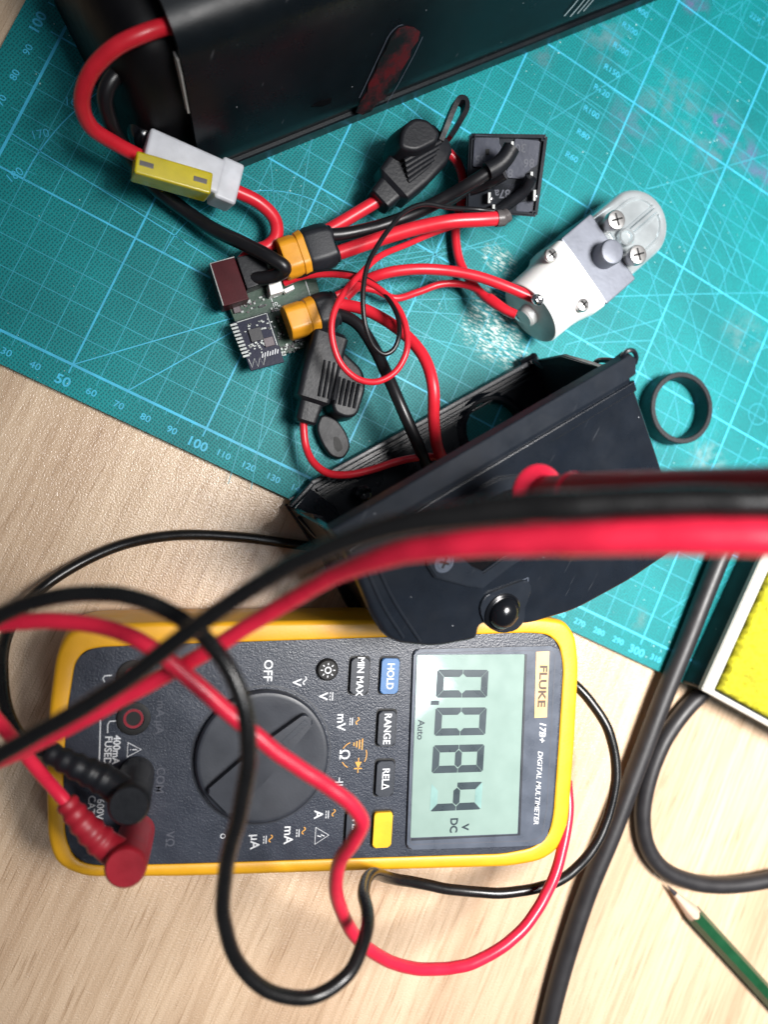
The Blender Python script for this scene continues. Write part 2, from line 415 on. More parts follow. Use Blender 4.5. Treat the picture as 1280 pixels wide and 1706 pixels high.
def text(bm, s, o, X, Y, size, bold=0.0, align='CENTER', sx=1.0, shear=0.0):
    """flat lettering: s centred on o, reading along X, upright along Y, capitals about size mm tall"""
    cu = bpy.data.curves.new('lettering', 'FONT'); cu.body = s; cu.size = 1.0; cu.align_x = align; cu.align_y = 'CENTER'
    cu.offset = bold; cu.shear = shear; cu.resolution_u = 3; cu.fill_mode = 'FRONT'
    ob = bpy.data.objects.new('lettering', cu); COL.objects.link(ob)
    dg = bpy.context.evaluated_depsgraph_get(); dg.update()
    me = bpy.data.meshes.new_from_object(ob.evaluated_get(dg))
    k = size/.70
    b2 = bmesh.new(); b2.from_mesh(me)
    mp = {}
    for v in b2.verts: mp[v] = bm.verts.new(o+X*(v.co.x*k*sx)+Y*(v.co.y*k))
    for f in b2.faces:
        try: bm.faces.new([mp[v] for v in f.verts])
        except ValueError: pass
    b2.free(); bpy.data.objects.remove(ob); bpy.data.curves.remove(cu); bpy.data.meshes.remove(me)
    return bm
UP = Vector((0, 0, 1)); UX = Vector((1, 0, 0)); UY = Vector((0, 1, 0))
def wire(name, label, mat, knots, r, cat='wire', group=None, n=9, ends=None, seg=14):
    """insulated wire through (px, py, height) knots; ends = bare tips (start, end)"""
    P = catmull([at(*k[:3]) for k in knots], n)
    bm = tube(bmnew(), P, r, seg)
    o = obj(name, bm, mat, base=P[len(P)//2].xy.to_3d())
    return tag(o, label, cat, group), P
from mathutils import noise as mn
def wobble(P, k=.45):                       # slight hand-made unevenness along a lead
    return [p+mn.noise_vector(p*.05)*k+mn.noise_vector(p*.16)*k*.3 for p in P]
def thick_lead(name, label, mat, knots, cat='test lead', group=None, n=10):
    """lead that thickens into its handle: (px, py, distance from the lens, radius) knots"""
    P = wobble(catmull([atd(*k[:3]) for k in knots], n))
    rr = [q.x for q in catmull([Vector((k[3], i, 0)) for i, k in enumerate(knots)], n)]
    o = obj(name, tube(bmnew(), P, rr, 24), mat, base=P[len(P)//2].xy.to_3d())
    return tag(o, label, cat, group), P
def lead(name, label, mat, knots, r, cat='test lead', group=None, n=10):
    """thick lead through (px, py, distance from the lens) knots"""
    P = wobble(catmull([atd(*k[:3]) for k in knots], n))
    o = obj(name, tube(bmnew(), P, r, 18), mat, base=P[len(P)//2].xy.to_3d())
    return tag(o, label, cat, group), P

# ------------------------------------------------------------------ setting: table
bm = bmnew(); obox(bm, (250, 50, -12.5), (700, 0, 0), (0, 600, 0), (0, 0, 12.5), 1.0)
tag(obj('table_top', bm, M['wood'], base=(0, 0, 0), smooth=False), kind='structure')

# ------------------------------------------------------------------ cutting mat
mt = thing('cutting_mat', 'green self healing cutting mat with cyan grid lines and millimetre scale', 'cutting mat', (0, 0, 0))
bm = bmnew()
prism(bm, roundpoly([Vector(p) for p in ((-14.5, -10.4, 3), (437, -10.4, 3), (437, 290, 3), (-14.5, 290, 3))], 5), (0, 0, -2.95), .25, 2)
obj('mat_sheet', bm, M['pvc'], mt)
Z1, Z2, Z3 = 3.02, 3.045, 3.07
def V(x, y, z=Z1): return Vector((x, y, z))
thin, bold = bmnew(), bmnew()
UM, VM = 420, 280
for k in range(0, UM+1, 10):
    if k % 50: strip(thin, [V(k, 0), V(k, VM)], .30)
    else: strip(bold, [V(k, 0, Z2), V(k, VM, Z2)], .66 if k else .95)
for k in range(0, VM+1, 10):
    if k % 50: strip(thin, [V(0, k, Z1+.008), V(UM, k, Z1+.008)], .30)
    else: strip(bold, [V(0, k, Z2+.008), V(UM, k, Z2+.008)], .66 if k else .95)
for k in range(5, UM, 5):
    strip(thin if k % 50 else bold, [V(k, 0), V(k, -(3.2 if k % 10 == 0 else 2.0))], .28 if k % 50 else .5)
for k in range(5, VM, 5):
    strip(thin if k % 50 else bold, [V(0, k), V(-(3.4 if k % 10 == 0 else 2.4), k)], .28 if k % 50 else .5)
# sloping guide lines, rays and outlines printed across the grid
def pxl(pts, wd=.32, z=Z3): strip(thin, [at(x, y, z) for x, y in pts], wd)
C0 = V(105.7, 54.4, Z3)
for ax, ay in ((-14+14, 62), (50, 0), (70, 0)):
    strip(bold, [V(ax, ay, Z3), C0], .38)
for a in (60, 75, 105, 120, 135, 150, 165):
    a = math.radians(180-a); strip(thin, [C0, C0+Vector((math.cos(a), math.sin(a), 0))*95], .3)
for a in (25, 40, -60, -75, -82): 
    a = math.radians(a); strip(thin, [C0, C0+Vector((math.cos(a), math.sin(a), 0))*70], .3)
for cx, cy in ((150, 100), (130.9, 87.6), (118, 58)):
    for a in range(0, 180, 30):
        d = Vector((math.cos(math.radians(a+8)), math.sin(math.radians(a+8)), 0))
        strip(thin, [V(cx, cy, Z3)-d*22, V(cx, cy, Z3)+d*30], .28)
# protractor with ticks
pc = V(105.7, 50, Z3); rad = 96
strip(bold, circle(pc, rad, UX, UY, 60, 180, 50), .42)
strip(bold, circle(pc, 45, UX, UY, 20, 180, 40), .3)
for a in range(60, 181, 2):
    d = Vector((math.cos(math.radians(a)), math.sin(math.radians(a)), 0)); l = 6 if a % 10 == 0 else 3
    strip(thin, [pc+d*rad, pc+d*(rad-l)], .24)
for a in range(20, 181, 5):
    d = Vector((math.cos(math.radians(a)), math.sin(math.radians(a)), 0)); strip(thin, [pc+d*45, pc+d*(45-4)], .24)
# radius curves R60 ... R400 in the upper right
for i, R_ in enumerate((60, 80, 100, 120, 150, 200, 300, 400)):
    p = at((960, 973, 986, 1005, 1022, 1037, 1052, 1070)[i], (262, 226, 190, 152, 118, 80, 48, 18)[i], Z3)
    pa = [V(p.x-26, p.y+3.5, Z3)+Vector((s, -max(0, s-18)**2/(2*R_), 0)) for s in range(0, 116, 5)]
    pa = [q for q in pa if q.y > 105]
    strip(thin, pa, .32)
pxl([(918, 200), (1000, 148), (1090, 92), (1235, 3)], .36); pxl([(1078, 315), (1120, 304), (1215, 276), (1300, 252)], .36)
pxl([(1024, 494), (1150, 490), (1300, 487)], .36)
pxl([(928, 611), (944, 574), (1104, 531), (1153, 618), (1197, 696), (1186, 722), (1160, 800)], .36)
pxl([(985, 571), (1087, 567), (1119, 619), (1132, 702), (1119, 732), (1085, 810)], .36)
pxl([(1040, 604), (1072, 603), (1097, 705), (1090, 740)], .34)
pxl([(1119, 305), (1151, 350), (1206, 450), (1211, 488)], .3); pxl([(1161, 304), (1206, 366), (1230, 414), (1262, 518)], .3)
pxl([(1127, 383), (1150, 430), (1157, 457)], .3); pxl([(1203, 300), (1230, 330), (1271, 400), (1290, 440)], .3)
for px, py, r in ((1263, 690, 4.6), (1285, 612, 9), (1262, 30, 8.5), (1212, -8, 8), (1270, 800, 10)):
    strip(thin, circle(at(px, py, Z3), r, UX, UY, 0, 360, 48), .3, closed=True)
pxl([(1103, 1028), (1175, 974), (1240, 930)], .36); pxl([(1115, 1042), (1165, 1000), (1250, 940)], .3)
obj('thin_grid_lines', thin, M['ink_dim'], mt, smooth=False, kind='stuff')
obj('bold_grid_lines', bold, M['ink'], mt, smooth=False, kind='stuff')
nums = bmnew()
for k in range(10, 430, 10):
    b5 = k % 50 == 0
    text(nums, str(k), V(k-.6, -6.6 if b5 else -6.0, Z2), UX, UY, 3.3 if b5 else 2.35, .022 if b5 else .012, sx=1.12)
for k in range(10, 280, 10):
    b5 = k % 50 == 0
    text(nums, str(k), V(-8.0 if b5 else -6.9, k+.4, Z2), UY, -UX, 3.3 if b5 else 2.35, .022 if b5 else .012, sx=1.12)
for i, s in enumerate(('R60', 'R80', 'R100', 'R120', 'R150', 'R200', 'R300', 'R400')):
    px, py = ((953, 262), (972, 224), (986, 187), (1003, 152), (1020, 118), (1035, 82), (1050, 48), (1068, 18))[i]
    text(nums, s, at(px, py, Z3), UX, UY, 2.5, 0, sx=1.05)
text(nums, '22X1', at(1262, 32, Z3), UX, UY, 2.5)
for s, px, py, a in (('170', 66, 224, 55), ('180', 24, 292, 78), ('160', 122, 170, 40)):
    a = math.radians(a-13); text(nums, s, at(px, py, Z3), Vector((math.cos(a), math.sin(a), 0)), Vector((-math.sin(a), math.cos(a), 0)), 2.9)
obj('scale_numbers', nums, M['ink'], mt, smooth=False, kind='stuff')

# ------------------------------------------------------------------ battery case (top of the picture)
LD = Vector((.615, .788, 0)).normalized(); ND = Vector((.788, -.615, 0)).normalized()
O0 = Vector((61.6, 78.4, 0)); O0 = O0-LD*O0.dot(LD)       # front bottom edge line, N = 0
def bp(l, n, z): return O0+LD*l+ND*n+UP*z
bt = thing('battery_case', 'long black battery case lying across the mat, open at its left end', 'battery case', bp(190, -45, 3))
prof = [(0, 3.1), (0, 10.4), (-.5, 10.9), (-1.7, 11.0), (-2.0, 13.6), (-1.6, 14.4), (-2.4, 19), (-7.5, 32), (-12.5, 45), (-15, 51), (-17.5, 56.5),
        (-20, 60.5), (-24, 63.6), (-29, 65.2), (-40, 66), (-55, 66), (-66, 65), (-74, 61), (-80, 53), (-86, 38), (-91, 20), (-92, 3.1)]
def extr(prof, l0, l1, thick, bm):
    n = len(prof)
    inn = []
    cx = sum(p[0] for p in prof)/n; cz = sum(p[1] for p in prof)/n
    for a, z in prof:
        d = Vector((cx-a, cz-z)); d.normalize(); inn.append((a+d.x*thick, max(4.0, z+d.y*thick)))
    rings = []
    for l, pr in ((l0, inn), (l0, prof), (l1, prof), (l1, inn)):
        rings.append([bm.verts.new(bp(l, a, z)) for a, z in pr])
    for A, B in zip(rings, rings[1:]+rings[:1]):
        for k in range(n):
            j = (k+1) % n
            bm.faces.new((A[k], A[j], B[j], B[k]))
    return bm
bm = extr(prof, 99.7, 420, 2.4, bmnew())
obj('case_shell', bm, M['case'], bt, angle=40)
bm = bmnew()
pk = [(-5, 4), (-7, 10), (-14, 40), (-22, 54), (-32, 58), (-58, 58), (-74, 52), (-84, 30), (-88, 4)]
rings = []
for l, s in ((82, .60), (83.2, .76), (86, .88), (90, .95), (95, .97), (150, .97)):
    rings.append([bm.verts.new(bp(l, -46+(a+46)*s, 5+(z-4)*s)) for a, z in pk])
for A, B in zip(rings, rings[1:]):
    for k in range(len(pk)): bm.faces.new((A[k], A[(k+1) % len(pk)], B[(k+1) % len(pk)], B[k]))
bm.faces.new(rings[0]); bm.faces.new(rings[-1][::-1])
bmesh.ops.subdivide_edges(bm, edges=bm.edges[:], cuts=1, smooth=.6)
cp = obj('cell_pack', bm, M['film'], bt, angle=60)
for (l, n, z) in ((84.5, -16, 22), (83.5, -62, 40)):
    bm = bmnew(); lathe(bm, bp(l, n, z), -LD+UP*.5, [(5.2, -3), (5, 0), (4, 1.6), (2, 2.4), (0, 2.6)], 20); obj('pack_lug', bm, M['black_gloss'], cp)
bm = bmnew()
sp = [bp(99.4, a, z) for a, z in ((-18.6, 56), (-15.8, 51), (-13.2, 44.8), (-10.5, 38.5))]+[bp(99.4, a-1.8, z) for a, z in ((-10.5, 38.5), (-13.6, 44.8), (-17, 51), (-19.4, 56))]
prism(bm, sp, LD*-.6); obj('fibre_strip', bm, M['fibre'], bt, smooth=False)
def facept(px, py):                         # a pixel carried onto the battery's sloping front face
    a = bp(0, -2.2, 19); e1 = LD; e2 = (bp(0, -12.5, 45)-a).normalized(); nn = e1.cross(e2)
    d = ray(px, py); t = (a-CAM).dot(nn)/d.dot(nn); return CAM+d*t
FN = (LD.cross((bp(0, -12.5, 45)-bp(0, -2.2, 19)))).normalized()
if FN.dot(ND) < 0: FN = -FN
bm = bmnew(); P = [facept(*q)+FN*.45 for q in ((592, 186), (600, 168), (611, 152), (613, 140), (626, 116), (629, 103), (642, 82), (650, 62), (664, 47), (676, 43), (690, 45), (699, 52), (696, 66), (684, 82), (683, 92), (668, 116), (662, 132), (650, 146), (640, 165), (629, 168), (618, 184), (604, 190))]
prism(bm, P, -FN*.4); obj('red_label', bm, M['red_label'], bt, smooth=False)
bm = bmnew()
strip(bm, roundpoly([facept(*q)+FN*.3 for q in ((582, 194), (604, 150), (648, 56), (664, 40), (704, 42))], 3)[6:-6], .35, FN)
strip(bm, [facept(*q)+FN*.3 for q in ((704, 60), (690, 90), (664, 138), (644, 172))], .3, FN); obj('label_edge', bm, M['bezel'], bt, smooth=False)
bm = bmnew(); P = [facept(*q)+FN*.5 for q in ((518, 176), (532, 168), (552, 162), (550, 170), (536, 176))]
prism(bm, P, -FN*.4); obj('case_slot', bm, M['soot'], bt, smooth=False)
bm = bmnew()
for i, (x, y) in enumerate(((940, 26), (950, 27), (962, 22), (972, 18))):
    strip(bm, [facept(x, y)+FN*.3, facept(x+14, y-16)+FN*.3, facept(x+30, y-36)+FN*.3], .7, FN)
obj('printed_stripes', bm, M['logo'], bt, smooth=False)

# ------------------------------------------------------------------ blade fuse holder on the battery's red wire
fh = thing('fuse_holder', 'white inline fuse holder with a yellow blade fuse on the battery wire', 'fuse holder', at(310, 290, 3), 'inline fuse holders')
a, b = at(238, 250, 24), at(392, 316, 17); ax = (b-a).normalized(); sd = ax.cross(UP).normalized(); u2 = sd.cross(ax).normalized()
bm = bmnew(); L_ = (b-a).length
obox(bm, a+ax*L_*.40+u2*1, ax*L_*.40, sd*6.0, u2*5, 1.1, 3)
obox(bm, a+ax*L_*.88+u2*.5, ax*L_*.12, sd*7.2, u2*5.4, 1.1, 3)
obj('holder_body', bm, M['frost'], fh)
bm = bmnew(); c = (at(222, 277, 29)+at(348, 313, 25))/2; fa = (at(348, 313, 25)-at(222, 277, 29)); fl = fa.length; fa.normalize()
fs = fa.cross(UP).normalized(); fu = fs.cross(fa).normalized()
obox(bm, c, fa*fl/2, fs*3.6, fu*4.6, .7, 3)
fz = obj('blade_fuse', bm, M['fuse'], fh)
for k in (-.36, .34):
    bm = bmnew(); obox(bm, c+fa*fl*k+fu*4.65, fa*2.2, fs*.8, fu*.15, .12); obj('fuse_window', bm, M['dark_sleeve'], fz)

# ------------------------------------------------------------------ power wires
GR, GB = 'red power wires', 'black power wires'
wire('red_wire', 'red wire from the battery case to the white fuse holder', M['pvc_red'],
     [(300, 38, 56), (283, 42, 58), (238, 56, 60), (190, 80, 58), (150, 122, 52), (136, 172, 44), (152, 212, 36), (190, 238, 30), (236, 262, 24), (262, 272, 22)], 2.4, group=GR)
wire('red_wire', 'short red wire curling from the white fuse holder to the amber plug', M['pvc_red'],
     [(376, 310, 17), (392, 318, 16), (432, 338, 14), (458, 366, 13), (460, 394, 13), (446, 410, 13), (420, 420, 12), (400, 440, 11)], 2.4, group=GR)
wire('black_wire', 'black wire from the battery case passing under the white fuse holder to the circuit board', M['pvc_black'],
     [(300, 110, 30), (240, 112, 34), (192, 126, 40), (175, 158, 38), (182, 200, 32), (206, 250, 22), (250, 305, 12), (300, 345, 10), (352, 380, 13), (410, 408, 18), (452, 430, 22), (474, 446, 22), (462, 458, 18), (432, 464, 15), (405, 462, 12)], 2.5, group=GB)

# ------------------------------------------------------------------ circuit board
BZ = 8.0
pb = thing('circuit_board', 'small green circuit board with dark blue module and maroon block', 'circuit board', at(440, 520, 3))
bm = bmnew(); prism(bm, [at(x, y, BZ) for x, y in ((352, 440), (512, 402), (552, 566), (420, 606))], (0, 0, -1.6), .15, 1)
obj('board', bm, M['pcb'], pb, smooth=False)
bx = (at(512, 402, BZ)-at(352, 440, BZ)).normalized(); by = (at(420, 606, BZ)-at(352, 440, BZ)); by = (by-bx*by.dot(bx)).normalized()
bm = bmnew(); prism(bm, [at(x, y, 17) for x, y in ((349, 438), (390, 427), (415, 498), (372, 511))], (0, 0, -9), .4, 2)
bl = obj('maroon_block', bm, M['maroon'], pb)
bm = bmnew(); strip(bm, [at(x, y, 17.05) for x, y in ((372, 509), (350, 439), (390, 428))], .35); obj('block_edge', bm, M['tin'], bl, smooth=False)
bm = bmnew(); prism(bm, [at(x, y, 16) for x, y in ((393, 428), (440, 418), (452, 466), (412, 482))], (0, 0, -8), .6, 2)
obj('black_capacitor', bm, M['rubber'], pb)
# plug-in module
md_bm = bmnew(); prism(md_bm, [at(x, y, 12) for x, y in ((388, 537), (446, 520), (474, 603), (418, 618))], (0, 0, -1.2), .1, 1)
md = obj('blue_module', md_bm, M['navy'], pb, smooth=False)
bm = bmnew(); strip(bm, [at(x, y, 12.05) for x, y in ((395, 537), (444, 522), (462, 575))], .3); obj('module_outline', bm, M['tin'], md, smooth=False)
for i in range(10):
    t = i/9; p = at(389+21*t, 541+52*t, 12.3)
    bm = bmnew(); obox(bm, p, bx*1.25, by*.42, UP*.3, .1, 1); obj('pin', bm, M['tin'], md, smooth=False)
def chip(parent, x, y, z, lx, ly, h, mat, name):
    bm = bmnew(); obox(bm, at(x, y, z)+UP*h/2, bx*lx/2, by*ly/2, UP*h/2, .12, 1); return obj(name, bm, M[mat], parent, smooth=False)
chip(md, 426, 558, 12.05, 4.6, 4.6, .9, 'chip', 'chip')
chip(md, 448, 570, 12.05, 3.6, 3.2, .8, 'taupe', 'chip')
chip(pb, 394, 516, BZ+.05, 2.6, 2.6, 1.2, 'taupe', 'chip')
chip(pb, 414, 503, BZ+.05, 1.6, 1.2, 1, 'tin', 'chip')
chip(pb, 500, 562, BZ+.05, 5.5, 3, 1.8, 'chip', 'chip')
bm = bmnew()
zz = [at(x, y, 12.06) for x, y in ((414, 598), (420, 612), (424, 597), (430, 611), (433, 596), (439, 608), (442, 594))]
strip(bm, zz, .24); obj('antenna_trace', bm, M['tin'], md, smooth=False)
bm = bmnew()
for k_ in range(7): strip(bm, [at(437+k_*4.2, 596-k_*1.2, 12.06), at(438+k_*4.2, 589-k_*1.2-(k_ % 3), 12.06)], .35)
obj('module_print', bm, M['silk'], md, smooth=False)
sm_ = bmnew(); rnd = random.Random(3)
for zone, n, z in (([(400, 545), (452, 528), (456, 546), (405, 556)], 22, 12.0), ([(408, 572), (440, 562), (446, 586), (416, 592)], 24, 12.0)):
    for _ in range(n):
        s, t = rnd.random(), rnd.random()
        p = (1-t)*((1-s)*Vector(zone[0])+s*Vector(zone[1]))+t*((1-s)*Vector(zone[3])+s*Vector(zone[2]))
        obox(sm_, at(p.x, p.y, z+.25), bx*rnd.uniform(.25, .5), by*rnd.uniform(.15, .3), UP*.25)
obj('tiny_components', sm_, M['tin'], md, smooth=False, kind='stuff')
for mat, cnt, seed in (('tin', 70, 5), ('chip', 26, 8), ('taupe', 16, 11)):
    sm_ = bmnew(); rnd = random.Random(seed)
    for _ in range(cnt):
        zone = rnd.choice(([(378, 508), (440, 492), (446, 510), (384, 530)], [(440, 470), (455, 465), (480, 560), (462, 566)], [(478, 556), (546, 545), (549, 566), (484, 584)], [(462, 575), (500, 568), (498, 584), (470, 592)]))
        s, t = rnd.random(), rnd.random()
        p = (1-t)*((1-s)*Vector(zone[0])+s*Vector(zone[1]))+t*((1-s)*Vector(zone[3])+s*Vector(zone[2]))
        obox(sm_, at(p.x, p.y, BZ+.3), bx*rnd.uniform(.25, .6), by*rnd.uniform(.2, .45), UP*.3)
    obj('small_components', sm_, M[mat], pb, smooth=False, kind='stuff')
bm = bmnew()
strip(bm, [at(x, y, BZ+.04) for x, y in ((448, 486), (459, 518), (519, 499), (509, 468))], .3)
strip(bm, circle(at(460, 506, BZ+.04), .5, UX, UY, 0, 360, 12), .2, closed=True)
obj('board_print', bm, M['silk'], pb, smooth=False)
bm = bmnew(); prism(bm, [at(x, y, 14) for x, y in ((447, 473), (467, 464), (473, 485), (451, 492))], (0, 0, -6), .4, 2)
sk = obj('wire_socket', bm, M['white'], pb)
bm = bmnew(); prism(bm, [at(x, y, 11.5) for x, y in ((472, 482), (489, 474), (491, 481), (476, 488))], (0, 0, -3), .3, 2); obj('socket_latch', bm, M['white'], sk)

# ------------------------------------------------------------------ amber power plugs with dark boots
def lozenge(p0, ax, half, th, cut=.55):
    """cross-section of a plug, one side chamfered: list of points round the axis"""
    sd = ax.cross(UP).normalized(); u = sd.cross(ax).normalized()
    return sd, u, [(-half, -th), (half, -th), (half, th*.2), (half*cut, th), (-half*cut, th), (-half, th*.2)]
def sweep_sec(bm, secs):
    rings = [[bm.verts.new(p) for p in s] for s in secs]
    n = len(rings[0])
    for A, B in zip(rings, rings[1:]):
        for k in range(n): bm.faces.new((A[k], A[(k+1) % n], B[(k+1) % n], B[k]))
    bm.faces.new(rings[0][::-1]); bm.faces.new(rings[-1]); return bm
def power_plug(label, p0, p1, p2, p3, half, th):
    """p0..p1 amber shell, p1..p2 flared collar, p2..p3 boot"""
    t = thing('power_plug', label, 'plug', (p1.x, p1.y, 3), 'amber power plugs')
    ax = (p3-p0).normalized(); sd = ax.cross(UP).normalized(); u = sd.cross(ax).normalized()
    def sec(p, k, kt=None, rn=5):
        kt = kt or k
        P = [p+sd*x*half*k+u*y*th*kt for x, y in ((-1, -1), (1, -1), (1, .25), (.62, 1), (-.62, 1), (-1, .25))]
        return roundpoly(P, 1.4, 4)
    L1 = (p1-p0).length
    bm = bmnew(); sweep_sec(bm, [sec(p0, .90), sec(p0+ax*.6, .96), sec(p0+ax*L1*.55, .97), sec(p0+ax*L1*.60, .93), sec(p0+ax*L1*.68, .93), sec(p0+ax*L1*.72, 1.0), sec(p1-ax*.3, 1.04), sec(p1, 1.0)])
    sh = obj('amber_shell', bm, M['amber'], t)
    L2 = (p3-p1).length
    bm = bmnew(); sweep_sec(bm, [sec(p1+ax*.02, .97), sec(p1+ax*L2*.12, 1.06), sec(p1+ax*L2*.62, 1.08), sec(p1+ax*L2*.92, 1.02, .98), sec(p3, .93, .9)])
    obj('rubber_boot', bm, M['boot'], t)
    for s in (-1, 1):
        bm = bmnew(); lathe(bm, p3+sd*s*half*.47, ax, [(th*.62, -.5), (th*.70, .7), (th*.62, 1.2), (th*.50, .9), (th*.46, .1), (0, .1)], 24); obj('wire_collar', bm, M['boot'], t)
    return t, ax, sd, u
z = 17
pA = power_plug('upper amber power plug with dark boot, beside the battery wire', at(470, 432, z), at(509, 419, z), at(509, 419, z), at(553, 407, z+1), 7.6, 4.6)
pB = power_plug('lower amber power plug with dark boot, standing over the circuit board', at(478, 538, z), at(526, 523, z), at(526, 523, z), at(556, 514, z), 6.4, 4.6)

# ------------------------------------------------------------------ relay
def frame(px, py, z, k, xdir):
    c = at(px, py, z); n = ((CAM-c).normalized()*k+UP*(1-k)).normalized()
    X = xdir-n*xdir.dot(n); X.normalize(); return c, n, X, n.cross(X)
def planept(c, n, px, py, lift=0.0):
    d = ray(px, py); return CAM+d*((c-CAM).dot(n)/d.dot(n))+n*lift
rc, rn, rX, rY = frame(846, 288, 27, .8, at(915, 222, 27)-at(780, 218, 27))
rl = thing('relay', 'square black relay lying with its numbered terminals facing up', 'relay', (rc.x, rc.y, 3))
RP = lambda x, y, l=0.0: planept(rc, rn, x, y, l)
out_ = [RP(783, 222), RP(914, 224), RP(896, 362), RP(777, 352)]
bm = bmnew(); c4 = sum(out_, Vector())/4
back = [c4+(p-c4)*.99-rn*19+rY*2.0 for p in out_]
inn = [c4+(p-c4)*.91 for p in out_]; flo = [p-rn*1.4 for p in inn]
R = [[bm.verts.new(p) for p in q] for q in (back, out_, inn, flo)]
for A, B in zip(R, R[1:]):
    for k in range(4): bm.faces.new((A[k], A[(k+1) % 4], B[(k+1) % 4], B[k]))
bm.faces.new(R[0][::-1]); bm.faces.new(R[3])
bmesh.ops.bevel(bm, geom=[e for e in bm.edges if any(v in R[1] for v in e.verts) or any(v in R[0] for v in e.verts)], offset=.7, segments=2, affect='EDGES')
zmin = min(v.co.z for v in bm.verts)
if zmin < 3.2:
    k = (3.2-zmin)
    for v in bm.verts:
        if v.co.z < 3.2: v.co.z = 3.2
obj('relay_case', bm, M['black'], rl)
def relay_pad(pts, lift=-.5):
    bm = bmnew(); prism(bm, roundpoly([RP(x, y, lift) for x, y in pts], .8, 3), -rn*1.3, .25, 2); return obj('base_pad', bm, M['epoxy'], rl)
relay_pad([(791, 223), (832, 226), (833, 243), (846, 250), (846, 266), (826, 280), (788, 278)])
relay_pad([(858, 230), (901, 234), (896, 276), (882, 282), (872, 298), (838, 296), (846, 282), (856, 270)])
relay_pad([(808, 306), (868, 304), (866, 336), (802, 338)], -1.4)
relay_pad([(862, 338), (893, 332), (888, 354), (860, 352)], -1.3)
bm = bmnew()
for s, x, y in (('30', 868, 246), ('86', 882, 271), ('87', 846, 288), ('85', 801, 265), ('87a', 838, 322)):
    text(bm, s, RP(x, y, -.38 if s not in ('87a',) else -1.2), -rX, -rY, 2.9, .02)
obj('terminal_numbers', bm, M['silk_dim'], rl, smooth=False)
bm = bmnew(); obox(bm, RP(813, 253, -.42), rX*.7, rY*1.0, rn*.1); obj('vent_hole', bm, M['hole'], rl, smooth=False)
for x, y in ((853, 246), (885, 296), (890, 326), (815, 330), (822, 350)):
    bm = bmnew(); obox(bm, RP(x, y, .2), rX*.5, rY*1.9, rn*2.2, .15, 1); pn = obj('terminal_blade', bm, M['nickel'], rl)
    bm = bmnew(); bmesh.ops.create_icosphere(bm, subdivisions=2, radius=1.1, matrix=Matrix.Translation(RP(x+2, y+2, 1.4))); obj('solder_blob', bm, M['solder'], pn)

# ------------------------------------------------------------------ wires between the plugs, relay and barrel
wire('black_wire', 'thick black wire from the upper amber plug to the relay', M['pvc_black'],
     [(545, 392, 18), (572, 390, 18), (620, 380, 18), (680, 360, 20), (740, 331, 25), (790, 302, 31), (822, 281, 34)], 2.4, group=GB)
wire('heat_shrink', 'black heat shrink sleeve on the thick black wire over the relay', M['rubber'],
     [(812, 286, 34.5), (828, 277, 35), (842, 264, 36), (853, 246, 37)], 3.1, cat='sleeve', group='heat shrink sleeves')
wire('heat_shrink', 'thin black sleeve slanting across the lower right of the relay', M['rubber'],
     [(830, 352, 22), (850, 338, 25), (874, 318, 29), (886, 296, 33)], 2.1, cat='sleeve', group='heat shrink sleeves')
wire('black_wire', 'black wire lying below the sleeve along the lower edge of the relay', M['pvc_black'],
     [(738, 342, 16), (770, 322, 18), (800, 312, 22), (826, 300, 28), (842, 290, 31)], 2.0, group=GB)
wire('red_wire', 'thick red wire from the upper amber plug to the lower edge of the relay', M['pvc_red'],
     [(545, 428, 17), (580, 416, 18), (630, 399, 20), (690, 381, 23), (750, 369, 26), (800, 366, 27), (829, 364, 27)], 2.6, group=GR)
bm = tube(bmnew(), catmull([at(827, 364, 27), at(838, 363, 27), at(846, 358, 27)], 5), [3.0]*6+[2.6]*5, 16)
tag(obj('solder_sleeve', bm, M['dark_sleeve'], base=at(836, 364, 3)), 'grey solder joint sleeve at the relay end of the thick red wire', 'sleeve')
wire('red_wire', 'red wire entering the upper black fuse holder from the amber plug', M['pvc_red'],
     [(545, 384, 12), (570, 370, 13), (600, 352, 14), (632, 333, 15), (660, 318, 15)], 2.4, group=GR)
wire('red_wire', 'red wire leaving the upper black fuse holder, passing under the relay wires to the barrel', M['pvc_red'],
     [(728, 246, 13), (746, 253, 13), (764, 274, 12), (772, 305, 9), (768, 340, 7), (760, 375, 7), (760, 405, 7), (768, 440, 8), (790, 475, 12), (815, 500, 18), (838, 514, 22), (860, 524, 24)], 1.75, group=GR)
wire('red_wire', 'thick red wire arching over to the upper terminal of the white barrel', M['pvc_red'],
     [(576, 494, 11), (598, 474, 13), (636, 457, 17), (684, 449, 19), (738, 450, 20), (794, 460, 22), (846, 478, 24), (892, 498, 25)], 2.0, group=GR)
wire('red_wire', 'dull red wire waving below the arched wire to the lower terminal of the white barrel', M['pvc_red'],
     [(560, 492, 9), (590, 480, 10), (624, 483, 11), (658, 497, 11), (696, 487, 10), (738, 473, 10), (780, 476, 12), (812, 494, 17), (842, 516, 22), (858, 524, 23)], [1.35]*64+[1.9]*18, group=GR)
wire('red_wire', 'thin red wire looping in a wide ring from the relay to the white socket', M['pvc_red'],
     [(790, 366, 14), (728, 386, 14), (681, 406, 17), (633, 427, 22), (602, 455, 27), (574, 487, 32), (555, 525, 34), (553, 560, 34), (567, 604, 33), (596, 631, 33), (627, 636, 34), (658, 620, 35), (677, 587, 36), (678, 553, 35), (667, 519, 33), (644, 491, 30), (613, 470, 27), (582, 460, 24), (540, 457, 20), (500, 462, 15), (474, 472, 12)], 1.12, group='thin wires to the white socket')
